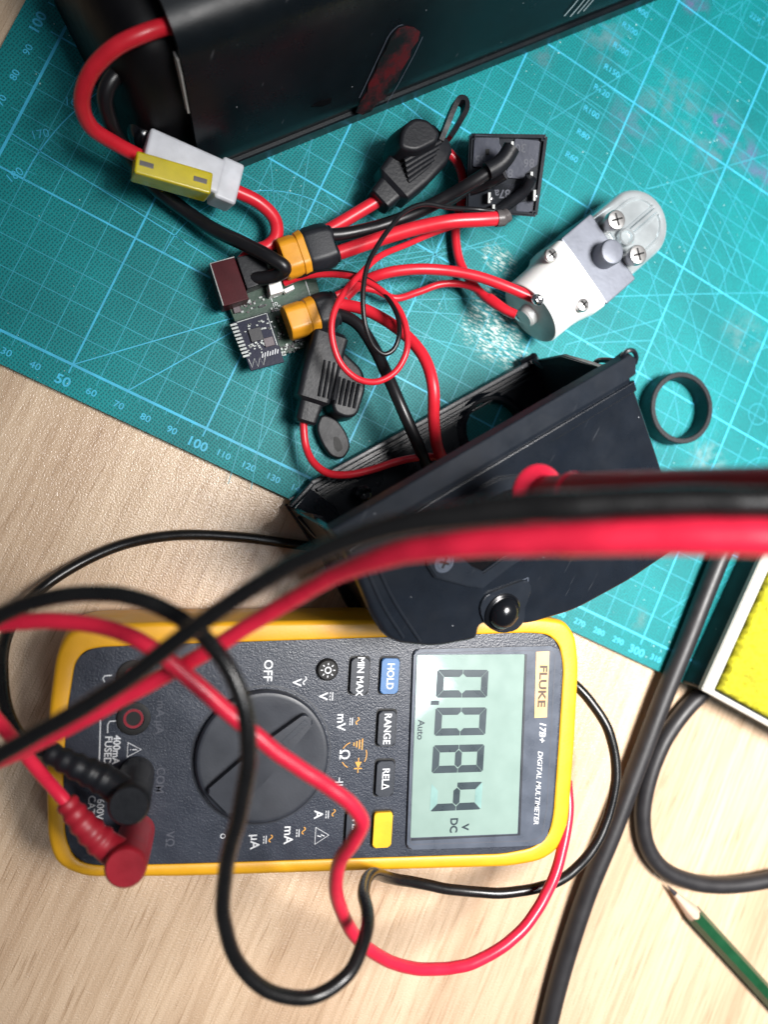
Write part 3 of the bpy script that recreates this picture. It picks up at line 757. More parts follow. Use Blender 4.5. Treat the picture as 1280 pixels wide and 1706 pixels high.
wire('black_wire', 'thin black wire looping from the relay to the white socket', M['pvc_black'],
     [(824, 352, 27), (796, 349, 26), (748, 346, 29), (707, 340, 32), (674, 353, 34), (652, 377, 36), (632, 405, 38), (613, 441, 40), (606, 475, 41), (605, 510, 41), (610, 546, 40), (623, 577, 38), (640, 590, 37), (655, 583, 37), (665, 560, 37), (664, 532, 35), (652, 505, 32), (630, 478, 28), (602, 461, 25), (571, 454, 22), (540, 453, 20), (504, 460, 16), (476, 468, 12)], .86, group='thin wires to the white socket')
wire('red_wire', 'thick red wire from the lower amber plug down into the black housing', M['pvc_red'],
     [(548, 506, 17), (574, 508, 18), (608, 516, 21), (648, 537, 25), (686, 568, 30), (710, 602, 34), (722, 645, 36), (723, 700, 32), (730, 748, 26), (748, 782, 20)], 2.15, group=GR)
wire('black_wire', 'thick black wire from the lower amber plug down into the black housing', M['pvc_black'],
     [(545, 524, 17), (566, 524, 18), (596, 540, 20), (622, 577, 22), (646, 626, 26), (668, 676, 28), (692, 730, 26), (712, 776, 20)], 2.2, group=GB)
wire('red_wire', 'thin red wire curving from the lower black fuse holder into the black housing', M['pvc_red'],
     [(506, 690, 14), (506, 716, 13), (510, 745, 13), (522, 770, 15), (546, 788, 17), (578, 791, 19), (618, 783, 20), (662, 769, 21), (705, 761, 22), (738, 762, 21)], 1.4, group=GR)

# ------------------------------------------------------------------ black rubber fuse holders
def ribbed_block(bm, c, X, Y, Z, n):
    for i in range(n):
        t = -1+2*(i+.5)/n
        obox(bm, c+Y*t+Z*1.0, X*.86, Y*(.55/n), Z*.10, .08*Y.length/n, 1)
fa_ = thing('rubber_fuse_holder', 'upper black rubber fuse holder with ribbed cap and pull strap beside the relay', 'fuse holder', at(690, 260, 3), 'inline fuse holders')
p, q = at(628, 338, 16), at(730, 232, 17); ax = (q-p).normalized(); sd = ax.cross(UP).normalized(); u = sd.cross(ax)
Lf = (q-p).length
def osec(c, a, b_, r=2.2):
    return roundpoly([c+sd*a+u*b_, c-sd*a+u*b_, c-sd*a-u*b_, c+sd*a-u*b_], r, 4)
bm = bmnew(); sweep_sec(bm, [osec(p, 3.9, 3.9), osec(p+ax*.6, 4.7, 4.6), osec(p+ax*6, 5.2, 5), osec(p+ax*7.5, 7.5, 6.4), osec(p+ax*Lf*.5, 8.6, 7), osec(p+ax*Lf*.8, 8.6, 7), osec(q-ax*2, 7.2, 6), osec(q, 5, 5)])
obj('holder_body', bm, M['rubber'], fa_)
bm = bmnew(); cP = [at(x, y, 31) for x, y in ((670, 212), (690, 194), (714, 197), (735, 219), (730, 236), (694, 254), (664, 246))]
dome(bm, roundpoly(cP, 3.5, 5), 14, 1.6, 2.2)
cpo = obj('cap', bm, M['rubber'], fa_, angle=50)
rib = bmnew()
for i in range(5):
    o1 = at(674+i*1.5, 268+i*8.5, 26.2-i*.8); o2 = at(734-i*4, 236+i*9.5, 26.2-i*.8)
    tube(rib, [o1, (o1+o2)/2+UP*.5, o2], .85, 8)
obj('grip_ribs', rib, M['rubber'], cpo)
bm = bmnew()
lp = [at(x, y, z_) for x, y, z_ in ((732, 238, 24), (742, 214, 26), (754, 184, 27), (763, 168, 27), (773, 170, 26), (775, 184, 24), (764, 206, 21), (748, 232, 17))]
lc = catmull(lp, 6); rg = []
for i, c in enumerate(lc):
    t = (lc[min(i+1, len(lc)-1)]-lc[max(i-1, 0)]).normalized(); a1 = UP; s_ = t.cross(a1).normalized()
    rg.append([c+a1*2.6+s_*.9, c+a1*2.6-s_*.9, c-a1*2.6-s_*.9, c-a1*2.6+s_*.9])
sweep_sec(bm, rg); obj('pull_strap', bm, M['rubber'], fa_)

fb_ = thing('rubber_fuse_holder', 'lower black rubber fuse holder in shade below the circuit board', 'fuse holder', at(545, 640, 3), 'inline fuse holders')
p, q = at(549, 555, 14), at(507, 706, 13); ax = (q-p).normalized(); sd = ax.cross(UP).normalized(); u = sd.cross(ax); Lf = (q-p).length
bm = bmnew(); sweep_sec(bm, [osec(p, 5.4, 5), osec(p+ax*1.5, 6.6, 6.4), osec(p+ax*Lf*.5, 6.6, 6.6), osec(p+ax*Lf*.74, 6.2, 6.2), osec(p+ax*Lf*.78, 4.4, 4.6), osec(q-ax, 4.0, 4.2), osec(q, 3.2, 3.4)])
obj('holder_body', bm, M['rubber'], fb_)
bm = bmnew(); dome(bm, roundpoly([at(x, y, 15) for x, y in ((562, 575), (606, 616), (611, 645), (596, 692), (578, 697), (556, 688), (548, 640))], 2.8, 4), 10, 1.3, .6)
cpo = obj('cap', bm, M['rubber'], fb_, angle=50)
rib = bmnew()
for i in range(5):
    a_, b_ = at(566+i*8, 628+i*3, 15.2), at(558+i*8, 672+i*2, 15.2); tube(rib, [a_, (a_+b_)/2+UP*.3, b_], .62, 8)
obj('grip_ribs', rib, M['rubber'], cpo)
rib = bmnew()
for i in range(4):
    a_, b_ = at(541+i*8, 600+i*2, 20), at(532+i*8, 660+i*2, 20); tube(rib, [a_, (a_+b_)/2+UP*.3, b_], .55, 8)
obj('grip_ribs', rib, M['rubber'], fb_)
bm = bmnew(); oc = roundpoly([at(x, y, 7.5) for x, y in ((536, 688), (560, 696), (578, 720), (586, 745), (572, 766), (552, 762), (536, 740), (526, 712))], 3, 4)
dome(bm, oc, 2.4, .9); st = obj('pull_strap', bm, M['rubber'], fb_)
bm = bmnew(); prism(bm, roundpoly([at(x, y, 7.6) for x, y in ((556, 726), (566, 730), (572, 748), (563, 754), (556, 744))], 1, 3), (0, 0, -.5)); obj('strap_slot', bm, M['hole'], st, smooth=False)

# ------------------------------------------------------------------ white barrel with zinc bracket
AZ = 17.0
mo = thing('gear_motor', 'white plastic barrel with soldered red wires, grey metal bracket and polished end', 'motor', at(950, 470, 3))
m0, m1 = at(884, 522, AZ), at(966, 452, AZ); ax = (m1-m0); ax.z = 0; Lm = ax.length; ax.normalize(); sd = ax.cross(UP).normalized()
bm = bmnew(); lathe(bm, m0, -ax, [(13.2, -1), (13.2, .1), (12.9, .3), (4.4, .3), (4.2, 1.2), (4.1, 2.6), (3.4, 3.4), (0, 3.5)], 56)
ed = obj('end_plate', bm, M['nickel'], mo)
bm = bmnew(); obox(bm, m0-ax*.9+UP*0-sd*0+UP*-5.5, ax*.5, sd*1.4, UP*2.2, .2, 1); obj('plate_ridge', bm, M['nickel'], ed)
for x, y in ((896, 499), (868, 528)):
    d = ray(x, y); p = CAM+d*((m0-ax*1.5-CAM).dot(ax)/d.dot(ax))
    bm = bmnew(); bmesh.ops.create_icosphere(bm, subdivisions=3, radius=1.9, matrix=Matrix.Translation(p)@Matrix.Diagonal((1.3, 1, 1, 1)))
    for v in bm.verts: v.co += Vector((random.uniform(-.2, .2), random.uniform(-.2, .2), random.uniform(-.2, .2)))
    obj('solder_blob', bm, M['solder'], ed)
# square flange of the barrel (under the screws) and its bracket
def mp(a_, s_, z_): return m0+ax*a_+sd*s_+UP*(z_-AZ)
# longitudinal positions from the photo
def loc2(x, y, z_): q = at(x, y, z_)-m0; return q.dot(ax), q.dot(sd)
fl0 = loc2(936, 398, 28)[0]; 
fw = 15.4
def rsq(l_, w_, h_, e_, n=64):                # superellipse section of the barrel
    out = []
    for k in range(n):
        t = 2*math.pi*k/n; c_, s_ = math.cos(t), math.sin(t)
        out.append(mp(l_, w_*math.copysign(abs(c_)**(2/e_), c_), AZ+h_*math.copysign(abs(s_)**(2/e_), s_)))
    return out
bm = bmnew(); sweep_sec(bm, [rsq(0, 13.2, 13.2, 2), rsq(.5, 13.6, 13.5, 2), rsq(fl0-12, 13.9, 13.5, 2), rsq(fl0-9, 14.3, 13.2, 2.3), rsq(fl0-6, 15.0, 12.6, 3.4), rsq(fl0-4.5, 15.4, 12.3, 5), rsq(fl0-.6, 15.5, 12.3, 7), rsq(fl0, 15.2, 12.0, 7)])
obj('barrel', bm, M['white'], mo, angle=50)
for x, y in ((920, 424), (973, 507)):
    a_, s_ = loc2(x, y, 29.5)
    bm = bmnew(); lathe(bm, mp(a_, s_, 28.0), UP, [(2.7, 0), (2.7, .6), (2.3, 1.3), (1.2, 1.7), (0, 1.8)], 24); sc_ = obj('flange_screw', bm, M['steel'], mo)
    bm = bmnew()
    for t in (0, 1): obox(bm, mp(a_, s_, 30.0), (ax*1.6 if t else sd*1.6), (sd*.28 if t else ax*.28), UP*.12)
    obj('cross_slot', bm, M['hole'], sc_, smooth=False)
b1 = loc2(987, 359, 27)[0]; b2 = loc2(1055, 462, 27)[0]
bl_ = (b1+b2)/2+.5
bm = bmnew()
prism(bm, roundpoly([mp(fl0+.3, -fw+.2, 27.2), mp(bl_, -fw+.2, 27.2), mp(bl_, fw-.2, 27.2), mp(fl0+.3, fw-.2, 27.2)], 1.0, 3), (0, 0, -21), .9, 2)
br = obj('zinc_bracket', bm, M['zinc'], mo)
# polished cup beyond the bracket
ce = loc2(1062, 385, 20); cc = mp(bl_+6.5, 0, 3.2)
# outline: straight sides then a half round
R0 = 13.9
CUP = 16.0
def cup_outline(r, z_, ext=0.0):
    pts = [mp(bl_-1.0+ext, -r, z_)]
    c_ = mp(bl_+CUP, 0, z_)
    pts += [c_+ax*r*math.sin(math.radians(a_))+sd*(-r*math.cos(math.radians(a_))) for a_ in range(0, 181, 9)]
    pts += [mp(bl_-1.0+ext, r, z_)]
    return pts
bm = bmnew(); dome(bm, cup_outline(R0, 24.5), 20, 2.6, .4)
cu_ = obj('polished_cup', bm, M['chrome'], mo, angle=40)
for s_ in (-1, 1):                              # the two pockets cast into its top
    cq = mp(bl_+CUP, 0, 24.5)
    arc = [cq+ax*9.6*math.sin(math.radians(a_))+sd*s_*(1.4+8.4*math.cos(math.radians(a_))) for a_ in range(0, 91, 10)]
    pts = [mp(bl_+3.5, s_*9.8, 24.5)]+arc+[mp(bl_+3.5, s_*1.4, 24.5)]
    bm = bmnew(); m_ = len(pts)
    R_ = [[bm.verts.new(p) for p in q] for q in ([p+UP*.05 for p in inset(pts, -.5)], [p+UP*.75 for p in inset(pts, -.1)], [p+UP*.7 for p in inset(pts, .5)], [p+UP*.02 for p in inset(pts, .9)], [p+UP*.02 for p in inset(pts, 1.2)])]
    for A, B in zip(R_, R_[1:]):
        for k in range(m_): bm.faces.new((A[k], A[(k+1) % m_], B[(k+1) % m_], B[k]))
    bm.faces.new(R_[-1]); obj('pocket', bm, M['chrome'], cu_, angle=50)
bm = bmnew(); obox(bm, mp(bl_+CUP, 0, 24.9), ax*9.5, sd*.75, UP*.9, .3, 2); obj('rib', bm, M['chrome'], cu_)
bm = bmnew(); q = loc2(1046, 394, 27.5); lathe(bm, mp(q[0], q[1], 25.8), UP, [(3.4, -2), (3.4, 1.6), (2.9, 2.1), (2.3, 1.7), (1.9, .6), (0, .4)], 28); obj('hollow_boss', bm, M['chrome'], mo)
q = loc2(1010, 425, 29); bm = bmnew(); lathe(bm, mp(q[0], q[1], 27.0), UP, [(4.9, 0), (4.8, 6.0), (4.4, 6.8), (3.6, 7.1), (0, 7.1)], 36); obj('round_stub', bm, M['zinc'], br)
for x, y in ((1028, 366), (1064, 424)):
    q = loc2(x, y, 33); bm = bmnew(); lathe(bm, mp(q[0], q[1], 24.5), UP, [(2.9, 0), (2.9, 6), (3.7, 6.1), (3.75, 8.2), (3.45, 8.75), (2.8, 8.95), (0, 9.0)], 28)
    sc_ = obj('cup_screw', bm, M['steel'], mo)
    bm = bmnew()
    for t in (0, 1): obox(bm, mp(q[0], q[1], 33.5), ((ax+sd*.4) if t else (sd-ax*.4))*2.2, ((sd-ax*.4) if t else (ax+sd*.4))*.32, UP*.1)
    obj('cross_slot', bm, M['hole'], sc_, smooth=False)

# ------------------------------------------------------------------ rubber ring
rgc = at(1116, 683, 3)
bm = bmnew(); lathe(bm, rgc, UP, [(14.9, .05), (14.9, 8.6), (14.6, 9.0), (12.9, 9.0), (12.6, 8.6), (12.4, .05)], 72, close=True)
tag(obj('rubber_ring', bm, M['rubber'], base=rgc), 'black rubber ring lying on the green mat beside the black housing', 'ring')

# ------------------------------------------------------------------ black end housing
HL = Vector((.593, .805, 0)).normalized(); HN = Vector((.805, -.593, 0)).normalized()
H0 = at(515, 805, 5)                              # left end of the lower rail
H0.z = 0
def hp(l, n, z_): return H0+HL*l+HN*n+UP*z_
hs = thing('end_housing', 'hollow black plastic housing with a round hole, standing beside the multimeter', 'housing', hp(52, 25, 3))
LH = 104.5
# lower wall with the round hole: ring of quads round the hole
hc = at(822, 716, 6); hcl, hcn = (hc-H0).dot(HL), (hc-H0).dot(HN); HR = 11.5
bm = bmnew()
def wall_with_hole(bm, l0, l1, n0, n1, cl, cn, r, zt, th, seg=40):
    ang = [2*math.pi*k/seg for k in range(seg)]
    def edge(a_):
        dx, dy = math.cos(a_), math.sin(a_); t = 1e9
        for lim, dd, c_ in ((l1, dx, cl), (l0, dx, cl), (n1, dy, cn), (n0, dy, cn)):
            if abs(dd) > 1e-9:
                s_ = (lim-c_)/dd
                if s_ > 0: t = min(t, s_)
        return cl+dx*t, cn+dy*t
    extra = [math.atan2(b_-cn, a_-cl) % (2*math.pi) for a_ in (l0, l1) for b_ in (n0, n1)]
    ang = sorted(ang+extra)
    R_ = []
    for z_, outer in ((zt, 1), (zt, 0), (zt-th, 0), (zt-th, 1)):
        R_.append([bm.verts.new(hp(*(edge(a_) if outer else (cl+r*math.cos(a_), cn+r*math.sin(a_))), z_)) for a_ in ang])
    m_ = len(ang)
    for A, B in zip(R_, R_[1:]+R_[:1]):
        for k in range(m_): bm.faces.new((A[k], A[(k+1) % m_], B[(k+1) % m_], B[k]))
wall_with_hole(bm, -9.5, LH-1, 1.5, 54, hcl, hcn, HR, 5.6, 2.4)
hw = obj('lower_wall', bm, M['black'], hs, angle=40)
bm = bmnew(); lathe(bm, hp(hcl, hcn, 5.6), UP, [(HR, 0), (HR+.2, 1.6), (HR+1.6, 1.8), (HR+3.6, 0)], 48); obj('hole_collar', bm, M['black'], hw)
# the rail: stepped rim along the lower wall
bm = bmnew()
obox(bm, hp(LH/2, .2, 6.2), HL*LH/2, HN*1.1, UP*3.1, .5, 2)
obox(bm, hp(LH/2, 3.6, 5.9), HL*(LH/2-1), HN*.7, UP*1.2, .3, 2)
obox(bm, hp(LH/2, 6.0, 5.7), HL*(LH/2-2), HN*.5, UP*.8, .2, 2)
obj('rail', bm, M['black_worn'], hs)
# end walls
TOPZ = 80.0
rim0 = at(560, 888, TOPZ); rim1 = at(1046, 608, TOPZ)
rn0 = (rim0-H0).dot(HN); rn1 = (rim1-H0).dot(HN); rl0 = (rim0-H0).dot(HL); rl1 = (rim1-H0).dot(HL)
def slabpoly(bm, P, th, bevel=.4):
    n_ = (P[1]-P[0]).cross(P[2]-P[0]).normalized(); prism(bm, P, n_*th, 0); 
    if bevel: bmesh.ops.bevel(bm, geom=bm.edges[:], offset=bevel, segments=2, affect='EDGES', clamp_overlap=True)
bm = bmnew(); l2 = rl1-.8
slabpoly(bm, [hp(LH, 0, 3.2), hp(LH, 50, 3.2), hp(l2, rn1+34, 58), hp(l2, rn1+1, 78.5), hp(l2, 8, 70), hp(LH, 2, 30)], 2.0); obj('end_wall', bm, M['black'], hs)
bm = bmnew(); slabpoly(bm, [hp(-11, 4, 3.2), hp(-5.6, 49, 3.2), hp(-7, 49, 56), hp(-11.8, 12, 76), hp(-11.6, 8.6, 48), hp(-11.4, 6, 20)], -1.8); ew = obj('end_wall', bm, M['black'], hs)
bm = bmnew(); prism(bm, [hp(-10.4, 4.6, 13), hp(-1, 1.8, 9), hp(4, 12, 8), hp(4, 47, 9), hp(-5, 48, 13)], (0, 0, -5), .6, 2); obj('corner_gusset', bm, M['black'], ew)
bm = bmnew(); prism(bm, [hp(-10.6, 6, 44), hp(-7.5, 9, 44), hp(-7, 24, 44), hp(-10.2, 24, 44)], (0, 0, -30), .8, 2); obj('corner_boss', bm, M['black'], ew)
for ptz, r_ in ((((476, 840, 4), (500, 874, 4), (531, 920, 4), (571, 972, 4), (597, 1005, 4)), .55), (((497, 862, 20), (510, 876, 23), (527, 894, 26), (541, 898, 29), (552, 916, 31), (584, 962, 31), (606, 995, 30)), .6)):
    bm = tube(bmnew(), catmull([at(*q) for q in ptz], 5), r_, 8); obj('wall_lip', bm, M['black_gloss'], ew)
bm = bmnew(); P = [at(x, y, 34) for x, y in ((548, 892), (566, 884), (600, 940), (634, 1012), (622, 1014), (590, 966))]; prism(bm, P, (0, 0, -26), .8, 2); obj('latch_panel', bm, M['black'], ew)
bm = bmnew(); a_, b_ = hp(.5, .4, 6.2), hp(-11, 4.2, 6.2); m_ = (a_+b_)/2; d_ = (a_-b_)/2; obox(bm, m_, d_, d_.cross(UP).normalized()*1.0, UP*3.0, .5, 2); obj('corner_rail', bm, M['black'], hs)
# top wall, as seen from above: rim strip, step, broad face, wing
def toppt(x, y, z_): return at(x, y, z_)
face = [(549, 872, 79), (560, 888, 80), (640, 1062, 62), (662, 1072, 61), (720, 1079, 60), (788, 1068, 60), (797, 1060, 60), (801, 1042, 60), (815, 1052, 59), (838, 1056, 58.5), (870, 1050, 58),
        (960, 1020, 57), (1053, 967, 56), (1131, 914, 55), (1120, 850, 60), (1104, 779, 66), (1080, 708, 72), (1052, 640, 78), (1046, 608, 80)]
# plane through rim and ball bracket
A_, B_, C_ = at(560, 888, 80), at(1046, 608, 80), at(835, 1015, 60)
tn = (B_-A_).cross(C_-A_).normalized()
if tn.z < 0: tn = -tn
def TP(x, y, lift=0.0):
    d = ray(x, y); return CAM+d*((A_-CAM).dot(tn)/d.dot(tn))+tn*lift
bm = bmnew()
dome(bm, roundpoly([TP(x, y) for x, y in ((560, 888), (592, 955), (624, 1030), (652, 1072), (724, 1080), (797, 1066), (800, 1040), (880, 1042),
      (960, 1018), (1053, 967), (1131, 914), (1132, 868), (1104, 779), (1078, 700), (1054, 632), (1046, 608))], 5, 6), 3.0, 1.7, .3, 5, tn)
tw = obj('top_wall', bm, M['black'], hs, angle=40)
# raised rim strip along the opening
bm = bmnew(); P = [TP(x, y, 1.5) for x, y in ((548, 880), (1030, 600), (1046, 588), (1056, 596), (1056, 622), (1040, 632), (800, 772), (572, 906))]
prism(bm, P, -tn*4.0, .6, 3); obj('rim_strip', bm, M['black_worn'], tw)
bm = bmnew(); P = [TP(x, y, .75) for x, y in ((580, 916), (1056, 634), (1060, 650), (900, 745), (728, 852), (590, 934))]
prism(bm, P, -tn*1.4, .45, 3); obj('rim_step', bm, M['black'], tw)
bm = bmnew()   # small hooked curl at the corner of the rim
ck = [TP(x, y, l_) for x, y, l_ in ((1056, 606, .6), (1058, 594, .8), (1053, 584, .8), (1044, 584, .6), (1039, 592, 0), (1040, 600, -1.5))]
tube(bm, catmull(ck, 6), .75, 8); obj('rim_curl', bm, M['black'], tw)
for pq in (((606, 938), (638, 1008), (672, 1062)), ((622, 930), (656, 1000), (700, 1068))):
    bm = tube(bmnew(), catmull([TP(x, y, .02) for x, y in pq], 6), .6, 8); obj('edge_ridge', bm, M['black_worn'], tw)
bm = tube(bmnew(), catmull([at(*q) for q in ((889, 600, 12), (905, 612, 16), (950, 612, 30), (985, 610, 48), (1000, 600, 62), (1034, 602, 74))], 5), .9, 8); obj('wall_lip', bm, M['black'], hs)
bm = tube(bmnew(), catmull([at(*q) for q in ((868, 604, 8), (884, 596, 9), (891, 592, 10), (893, 602, 10), (905, 606, 11))], 5), 1.1, 8); obj('wall_lip', bm, M['black_gloss'], hs)
# raised frame with a screw and a dark recess
FRM = ((722, 862), (746, 836), (832, 794), (884, 788), (934, 830), (908, 906), (848, 942), (802, 978), (776, 975), (722, 960), (709, 940), (710, 905))
INN = ((760, 872), (772, 850), (838, 816), (878, 806), (906, 836), (884, 896), (836, 926), (802, 950), (784, 942), (766, 926), (757, 912), (756, 892))
bm = bmnew(); R_ = [[bm.verts.new(TP(x, y, l_)) for x, y in q] for q, l_ in ((FRM, -.3), (FRM, 1.5), (INN, 1.5), (INN, .12))]
for A, B in zip(R_, R_[1:]):
    for k in range(len(FRM)): bm.faces.new((A[k], A[(k+1) % len(FRM)], B[(k+1) % len(FRM)], B[k]))
bmesh.ops.bevel(bm, geom=[e for e in bm.edges if all(v in R_[1] or v in R_[2] for v in e.verts) and not (e.verts[0] in R_[1]) ^ (e.verts[1] in R_[1])], offset=.5, segments=2, affect='EDGES')
fr = obj('raised_frame', bm, M['black_worn'], tw)
bm = bmnew(); prism(bm, [TP(x, y, .14) for x, y in INN], -tn*.4); obj('recess', bm, M['soot'], fr)
bm = bmnew(); o_ = TP(736, 934, 1.5); lathe(bm, o_, tn, [(3.3, -.4), (3.3, .3), (2.6, .4), (2.4, .1), (2.2, .3), (0, .5)], 28); sc_ = obj('housing_screw', bm, M['bezel'], fr)
bm = bmnew(); X_ = HL; Y_ = tn.cross(HL)
for t in (0, 1): obox(bm, o_+tn*.5, (X_+Y_ if t else X_-Y_)*1.2, (X_-Y_ if t else X_+Y_)*.25, tn*.1)
obj('cross_slot', bm, M['hole'], sc_, smooth=False)
# wing with the round knob
bm = bmnew(); P = roundpoly([TP(x, y, 1.0) for x, y in ((796, 1012), (806, 990), (836, 978), (880, 962), (884, 988), (872, 1002), (872, 1040), (838, 1056), (808, 1042))], 3, 4)
prism(bm, P, -tn*3.0, .6, 2); wg = obj('knob_bracket', bm, M['black_worn'], tw)
bm = bmnew(); o_ = TP(834, 1017, 1.0); lathe(bm, o_, tn, [(6.6, -.5), (6.6, .6), (6.0, 1.0), (5.6, .8)]+[(5.4*math.cos(math.radians(a_)), .9+4.2*math.sin(math.radians(a_))) for a_ in range(0, 91, 10)], 44); obj('round_knob', bm, M['black_gloss'], wg)
bm = bmnew(); strip(bm, [TP(x, y, .15) for x, y in ((880, 962), (880, 985), (868, 998))], .35, tn); strip(bm, [TP(x, y, .15) for x, y in ((850, 976), (880, 962))], .35, tn); obj('mould_line', bm, M['bezel'], tw, smooth=False)
bm = bmnew(); q = at(606, 822, 12); lathe(bm, q, UP, [(3.2, -6), (3.0, .4), (2.2, 1), (1.0, .4), (0, .4)], 20); obj('screw_post', bm, M['black_gloss'], hs)

# ------------------------------------------------------------------ multimeter
MZ = 35.0                                            # height of the face
ml = (at(78, 1090, MZ)+at(78, 1440, MZ))/2; mr_ = (at(960, 1080, MZ)+at(940, 1410, MZ))/2
TD = (mr_-ml); TD.z = 0; TD.normalize(); RD = TD.cross(UP).normalized()      # up the meter, and to its right
mm = thing('multimeter', 'yellow and grey digital multimeter with a large display lying on the wooden table', 'multimeter', ((ml+mr_)/2).xy.to_3d())
outer = [at(x, y, MZ+.8) for x, y in ((150, 1040), (112, 1052), (92, 1090), (80, 1180), (76, 1300), (78, 1400), (92, 1443), (140, 1464), (300, 1463), (640, 1452), (850, 1446), (905, 1436), (938, 1412),
         (950, 1370), (960, 1240), (967, 1110), (962, 1060), (945, 1034), (905, 1028), (700, 1031), (450, 1035), (250, 1037))]
inner = [at(x, y, MZ+.8) for x, y in ((168, 1078), (140, 1084), (124, 1104), (110, 1190), (104, 1300), (108, 1400), (126, 1436), (160, 1444), (300, 1441), (640, 1430), (840, 1424), (890, 1414), (916, 1394),
         (924, 1362), (933, 1240), (941, 1110), (934, 1074), (916, 1057), (880, 1054), (700, 1060), (450, 1068), (250, 1075))]
outer = roundpoly(outer, 4, 3); inner = roundpoly(inner, 4, 3)
co = sum(outer, Vector())/len(outer)
bm = bmnew()
def flat(P, z_, k=1.0): return [Vector((co.x+(p.x-co.x)*k, co.y+(p.y-co.y)*k, z_)) for p in P]
rows = [flat(inset(inner, -.2), MZ-3), flat(inner, MZ+.2), flat(inset(inner, -.7), MZ+.8), flat(inset(outer, 1.8), MZ+.8), flat(inset(outer, .5), MZ+.2), flat(outer, MZ-1.4), flat(outer, MZ-9),
        flat(inset(outer, -.7), MZ-14), flat(inset(outer, -.5), 8), flat(inset(outer, 2), .6), flat(inset(outer, 12), .1)]
R_ = [[bm.verts.new(p) for p in q] for q in rows]
for A, B in zip(R_, R_[1:]):
    for k in range(len(A)): bm.faces.new((A[k], A[(k+1) % len(A)], B[(k+1) % len(A)], B[k]))
bm.faces.new(R_[-1])
obj('holster', bm, M['holster'], mm, angle=50)
bm = bmnew(); prism(bm, flat(inset(inner, .15), MZ), (0, 0, -4), .5, 2)
obj('face_panel', bm, M['panel'], mm, angle=40)
def FP(x, y, l=.06): return at(x, y, MZ+l)
# dial
dc = FP(437, 1258, 0); bm = bmnew()
lathe(bm, dc, UP, [(23.4, -.4), (23.4, .05), (22.8, .08), (22.6, -.3), (22.2, -.3), (22.0, 2.2), (21.4, 3.0), (20.2, 3.3), (17, 2.9), (0, 2.5)], 72)
dl = obj('dial', bm, M['dial'], mm, angle=30)
pa_, pb_ = at(356, 1334, MZ+5), at(514, 1186, MZ+5); pd = (pb_-pa_).normalized(); ps = pd.cross(UP)
cM = Vector((dc.x, dc.y, MZ+3.4))
bm = bmnew(); prism(bm, roundpoly([cM+pd*19.8+ps*2.2+UP*2.6, cM+pd*19.8-ps*2.2+UP*2.6, cM-pd*2-ps*5.2+UP*2.6, cM-pd*19.6-ps*6+UP*2.6, cM-pd*19.6+ps*6+UP*2.6, cM-pd*2+ps*5.2+UP*2.6], 1.4, 4), (0, 0, -3.4), .8, 3)
po = obj('pointer', bm, M['dial'], dl)
bm = bmnew(); obox(bm, cM+pd*13+UP*2.62, pd*5.2, ps*.9, UP*.06, .2, 1); obj('pointer_mark', bm, M['key'], po)
# keys
def key(cx, cy, L_, W_, mat, legend=None, size=2.3, h=1.6, lab=None):
    c_ = FP(cx, cy, 0); bm = bmnew()
    prism(bm, roundpoly([c_+RD*a_*L_/2+TD*b_*W_/2+UP*h for a_, b_ in ((-1, -1), (1, -1), (1, 1), (-1, 1))], 1.1, 4), (0, 0, -h-.6), .55, 3)
    k_ = obj('key', bm, M[mat], mm, label=lab)
    if legend:
        bm = bmnew(); text(bm, legend, c_+UP*(h+.04), RD, TD, size, .02, sx=.92); obj('legend', bm, M['silk'], k_, smooth=False)
    bm = bmnew(); strip(bm, roundpoly([c_+RD*a_*(L_/2+.3)+TD*b_*(W_/2+.3)+UP*.05 for a_, b_ in ((-1, -1), (1, -1), (1, 1), (-1, 1))], 1.3, 4), .7, closed=True); obj('key_gap', bm, M['hole'], k_, smooth=False)
key(648, 1125, 12.2, 6.3, 'key_blue', 'HOLD', 2.5, lab='blue key marked HOLD')
key(598, 1125, 12.2, 6.3, 'key', 'MIN MAX', 2.4, lab='dark key marked MIN MAX')
key(643, 1212, 12.0, 6.2, 'key', 'RANGE', 2.5, lab='dark key marked RANGE')
key(640, 1295, 12.0, 6.2, 'key', 'REL\u0394', 2.5, lab='dark key marked REL')
key(636, 1380, 12.2, 6.6, 'key_yellow', lab='plain yellow key')
key(590, 1378, 12.0, 6.2, 'key', 'Hz %', 2.5, lab='dark key marked Hz, half under the red lead')
c_ = FP(545, 1115, 0); bm = bmnew(); lathe(bm, c_, UP, [(3.9, -.5), (3.7, 1.0), (3.2, 1.5), (0, 1.6)], 40); k_ = obj('light_key', bm, M['hole'], mm)
bm = bmnew(); strip(bm, circle(c_+UP*1.7, 1.0, RD, TD, 0, 360, 20), .42, closed=True)
for a_ in range(0, 360, 45):
    d_ = RD*math.cos(math.radians(a_))+TD*math.sin(math.radians(a_)); strip(bm, [c_+UP*1.7+d_*1.75, c_+UP*1.7+d_*2.5], .36)
obj('legend', bm, M['silk'], k_, smooth=False)
